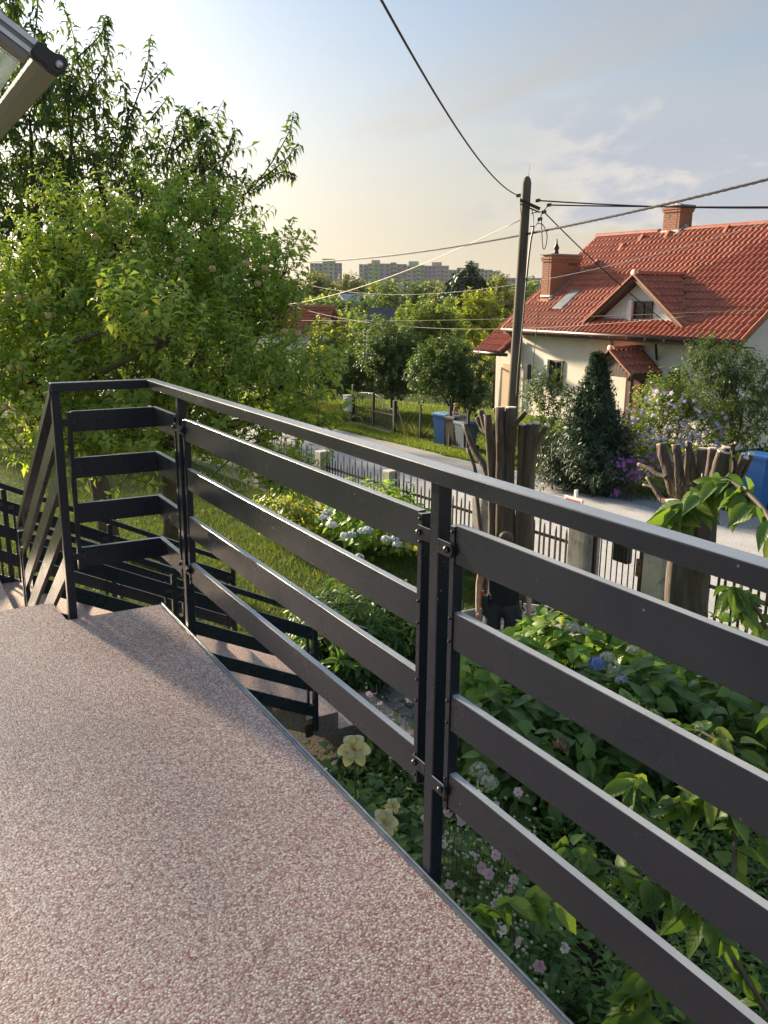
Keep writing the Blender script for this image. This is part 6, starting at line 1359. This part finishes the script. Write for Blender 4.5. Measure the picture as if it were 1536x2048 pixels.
for s in (-1, 1): skin('eye', [((s*.032, .292, 1.63), .010), ((s*.032, .297, 1.63), .010)], [(0, 1)], M_shirt, body, 1)
skin('mouth', [((-.022, .298, 1.552), .006), ((.022, .298, 1.552), .006)], [(0, 1)], M_orange, body, 1)
pq = lp_((.20, .06, .86)); MB().obox(pq, (rgt, fwd, (0, 0, 1)), (.035, .06, .10), .01).build('tool_pouch', M_shorts, man)
for k in range(3): q = lp_((.225+.01*k, .03+.035*k, .93)); MB().obox(q, (rgt, fwd, (0, 0, 1)), (.010, .012, .085), .004).build('tool_handle', M_orange, man)
MB().obox(lp_((0, .0, .945)), (rgt, fwd, (0, 0, 1)), (.15*KS, .12*KS, .018), .008).build('belt', M_cap, man)

# ---------------------------------------------------------------- cottages and barn among the trees
def facing(u, d):
    p = atd(u, 600, d); p[2] = G; v = unit(np.array([CAM[0]-p[0], CAM[1]-p[1], 0])); return p, v, np.array([-v[1], v[0], 0])
M_dkroof = mat('dark_grey_roofing', (0.055, 0.058, 0.066), (0.085, 0.088, 0.098), rough=0.7, scale=1.5, stretch=(1, 1, 1))
M_paleroof = mat('pale_metal_roof', (0.42, 0.46, 0.52), (0.5, 0.54, 0.6), rough=0.5, scale=1)
def cottage(name, label, u, d, w, dep, hw, hr, wallm, roofm, yaw, overh=0.4, wins=(), gable_first=False, cat='house'):
    p, v, r = facing(u, d); c, s = math.cos(yaw), math.sin(yaw); X = r*c+v*s; Y = np.cross([0, 0, 1.0], X)
    if Y @ v < 0: Y = -Y
    t = thing(name, label, cat, p); P = lambda a, b, z: p+X*a+Y*b+np.array([0, 0, z])
    MB().prism([P(-w/2, dep/2, -.2), P(-w/2, -dep/2, -.2), P(-w/2, -dep/2, hw), P(-w/2, 0, hw+hr), P(-w/2, dep/2, hw)], X*w).build('wall', wallm, t)
    ro = None
    for sg in (1, -1):
        k = hr/(dep/2); e = dep/2+overh
        o = MB().prism([P(-w/2-overh, 0, hw+hr+.22), P(-w/2-overh, sg*e, hw+hr+.22-k*e), P(-w/2-overh, sg*e, hw+hr+.06-k*e), P(-w/2-overh, 0, hw+hr+.04)], X*(w+2*overh)).build('roof', roofm, t)
        if sg == 1: ro = o; kk = k
    nrow = 9 if roofm is M_tile else 1
    for i in range(1, nrow):                          # courses of the roof covering
        a = (dep/2+overh)*i/nrow; MB().bar(P(-w/2-overh, a, hw+hr+.24-kk*a), P(w/2+overh, a, hw+hr+.24-kk*a), .10, .05).build('roof_course', roofm, ro)
    for (a, z0, z1, ww) in wins:
        o = MB().obox(P(a, dep/2+.01, (z0+z1)/2), (X, Y, (0, 0, 1)), (ww/2, .03, (z1-z0)/2)).build('window', M_brownwood, t); MB().obox(P(a, dep/2+.035, (z0+z1)/2), (X, Y, (0, 0, 1)), (ww/2-.08, .02, (z1-z0)/2-.08)).build('pane', M_glass, o)
    return t
cottage('cottage', 'white cottage with a red tiled roof half hidden by the apple tree', 598, 44, 2.9, 3.2, 2.35, 0.95, M_wallwhite, M_tile, rad(20), wins=((-.9, .5, 1.3, .9),))
cottage('barn', 'barn with a dark grey roof between the garden trees', 792, 60, 3.0, 4.2, 1.6, 1.4, M_brownwood, M_dkroof, rad(8), cat='barn')
cottage('far_house', 'small far house with a pale metal roof above the trees', 712, 130, 4.6, 6.0, 2.3, 1.9, M_wallwhite, M_paleroof, rad(-25))

# ---------------------------------------------------------------- distant apartment blocks
DB = 620.0
def pastel(n, c): return mat('facade_'+n, c, tuple(k*0.92 for k in c), rough=0.9, scale=0.05)
PC = dict(green=pastel('green', (0.26, 0.50, 0.20)), pale=pastel('pale_green', (0.42, 0.54, 0.36)), beige=pastel('beige', (0.52, 0.47, 0.36)), lilac=pastel('lilac', (0.42, 0.36, 0.44)), peach=pastel('peach', (0.56, 0.37, 0.30)), blue=pastel('blue', (0.28, 0.42, 0.58)), grey=pastel('grey', (0.46, 0.46, 0.48)), white=pastel('white', (0.58, 0.57, 0.56)), yellow=pastel('yellow', (0.56, 0.52, 0.22)))
M_bwin = mat('far_window', (0.07, 0.075, 0.09), (0.13, 0.13, 0.15), rough=0.3, scale=0.3)
def block(label, segs, d=DB):
    u0 = segs[0][0]; p0, v, r = facing((segs[0][0]+segs[-1][1])/2, d); t = thing('apartment_block', label, 'apartment block', p0, 'apartment blocks on the horizon'); r = -r if r @ RM[0] < 0 else r
    for k, (a, b, vt, col, dep, head) in enumerate(segs):
        pa, pb = atd(a, 597, d), atd(b, 597, d); top = atd((a+b)/2, vt, d)[2]; w = np.linalg.norm((pb-pa)[:2]); c = (pa+pb)/2-v*(7-dep); z0 = G
        MB().obox((c[0], c[1], (z0+top)/2), (r, v, (0, 0, 1)), (w/2-0.02*(k % 2), 7, (top-z0)/2)).build('wall', PC[col], t)
        if head:
            hu, hw_, hh, hc = head; q = atd(hu, 597, d)-v*(7-dep); MB().obox((q[0], q[1], top+hh/2), (r, v, (0, 0, 1)), (hw_/2, 4, hh/2)).build('stair_head', PC[hc], t)
        nb = max(2, int(w/2.9)); ns = int((top-z0)/2.8); m = MB(); bal = MB()
        for s in range(ns):
            z = top-1.6-2.8*s
            if z < 1: break
            for j in range(nb):
                o = (j+.5)/nb*w-w/2; cc = c+r*o+v*7.0
                wide = (j+k) % 3 == 1
                m.obox((cc[0], cc[1], z), (r, v, (0, 0, 1)), (1.05 if wide else .75, .06, .75))
                if wide: bal.obox((cc[0]+v[0]*.6, cc[1]+v[1]*.6, z-.85), (r, v, (0, 0, 1)), (1.3, .6, .45))
        o = m.build('windows', M_bwin, t); o['kind'] = 'stuff'
        if bal.v: o = bal.build('balconies', PC['white' if k % 2 else 'grey'], t); o['kind'] = 'stuff'
block('grey and green apartment tower at the left, nearest the apple tree', [(621, 646, 527, 'grey', 2, (660, 8, 3, 'green')), (646, 668, 526, 'pale', 4, (655, 7, 2.6, 'green')), (668, 684, 527, 'lilac', 3, None)])
block('low narrow apartment block just right of the grey tower', [(686, 698, 549, 'beige', 0, None)])
block('left wing of the long pastel apartment row with a bright green end wall', [(718, 735, 529, 'white', 1, None), (735, 758, 528, 'green', 4, (751, 6, 2.4, 'peach')), (758, 780, 528, 'lilac', 3, None), (780, 792, 526, 'green', 4, None), (792, 813, 529, 'lilac', 2, None)])
block('middle of the long pastel apartment row in beige and green', [(813, 832, 532, 'beige', 3, (826, 7, 3, 'pale')), (832, 848, 531, 'green', 4, None), (848, 862, 532, 'lilac', 2, (872, 7, 2.5, 'peach')), (862, 880, 532, 'lilac', 3, None), (880, 896, 532, 'beige', 2, None), (896, 912, 540, 'pale', 1, None)])
block('right wing of the long pastel apartment row ending in blue and yellow', [(912, 932, 536, 'lilac', 2, None), (932, 954, 534, 'green', 4, (944, 8, 2.6, 'pale')), (954, 966, 538, 'lilac', 2, None), (966, 983, 540, 'yellow', 3, None), (983, 997, 543, 'blue', 4, None)])
block('long low grey block partly hidden behind the utility pole', [(1000, 1090, 556, 'grey', 0, None)], 520)

# ---------------------------------------------------------------- trees of the middle and far distance
def F_(label, u, d, vt, wpx, kind, lsz, per, asp=1.0, name='distant_tree', vlow=None):
    p = atd(u, 600, d); p[2] = G; s = d/FPX; zt = atd(u, vt, d)[2]; rz = (zt-G)*0.42; rx = wpx*s
    cz = zt-rz; cs = [((p[0], p[1], cz), (rx*.8, rx*.8, rz)), ((p[0]+RM[0][0]*rx*.5, p[1]+RM[0][1]*rx*.5, cz-rz*.25), (rx*.6, rx*.6, rz*.75)), ((p[0]-RM[0][0]*rx*.5, p[1]-RM[0][1]*rx*.5, cz-rz*.3), (rx*.6, rx*.6, rz*.7))]
    tree(name, label, p, cs, kind, lsz, per, 8, r=0.02*(zt-G), tpl='blob', shoot=lsz*2.2, group='trees in the distance', nb=3, dens=1.0, fork=0.4, shell=0.3)
F_('rounded dark tree in front of the left wing of the apartment row', 770, 110, 572, 36, 'mid', 0.55, 14)
F_('dark tree beside the rounded one, below the middle of the apartment row', 822, 115, 575, 34, 'dark', 0.55, 14)
F_('yellowish broad tree left of the small far house', 655, 85, 590, 46, 'mid', 0.45, 16)
F_('dark tree below the small far house', 718, 95, 596, 34, 'dark', 0.45, 16)
F_('pale willow-like tree left of the dark pine', 890, 100, 575, 28, 'willow', 0.5, 16)
F_('dark tree to the right of the pine', 985, 100, 576, 24, 'dark', 0.5, 16)
F_('pale tall tree rising beside the grey apartment tower', 635, 190, 553, 34, 'willow', 0.9, 10)
F_('grey-green tree in the gap between the apartment tower and the row', 700, 210, 556, 30, 'willow', 0.9, 10)
F_('tree at the foot of the left wing, far away', 745, 260, 572, 30, 'mid', 1.1, 9)
F_('tree at the foot of the row below the beige part, far away', 865, 260, 573, 34, 'mid', 1.1, 9)
F_('tree at the foot of the right wing, far away', 925, 250, 568, 24, 'willow', 1.1, 9)
F_('bushy tree at the foot of the blue end wall, far away', 1000, 240, 566, 26, 'mid', 1.1, 9)
F_('far tree behind the apple tree at the left', 560, 160, 560, 50, 'mid', 0.8, 10)
F_('far tree behind the cherry tree', 430, 120, 560, 70, 'mid', 0.7, 10)
F_('far tree behind the left edge of the cherry tree', 200, 110, 560, 100, 'mid', 0.7, 10)
F_('far tree at the very left behind the cherry tree', 0, 110, 550, 100, 'mid', 0.7, 10)
F_('far tree behind the left gable of the house', 1060, 150, 575, 36, 'mid', 0.8, 10)
F_('mid distance tree hiding the base of the barn', 845, 70, 612, 36, 'mid', 0.35, 20)
F_('mid distance tree left of the barn', 690, 68, 622, 40, 'mid', 0.35, 20)
F_('mid distance bright tree below the pine', 910, 62, 622, 34, 'light', 0.33, 20)
F_('mid distance tree above the cottage roof', 610, 75, 606, 40, 'mid', 0.35, 18)

# ---------------------------------------------------------------- evening haze over the town
hm = bpy.data.materials.new('evening_haze'); hm.use_nodes = True; nt = hm.node_tree; nt.nodes.clear()
pv = nt.nodes.new('ShaderNodeVolumePrincipled'); pv.inputs['Color'].default_value = (0.93, 0.93, 0.92, 1); pv.inputs['Density'].default_value = 0.0001; pv.inputs['Anisotropy'].default_value = 0.0
ou = nt.nodes.new('ShaderNodeOutputMaterial'); nt.links.new(pv.outputs[0], ou.inputs['Volume'])
hz = MB().box(-1510, 1510, -1510, 2510, G-1.2, 42.0).build('haze', hm); tag(hz, 'pale evening haze over the town', kind='stuff')
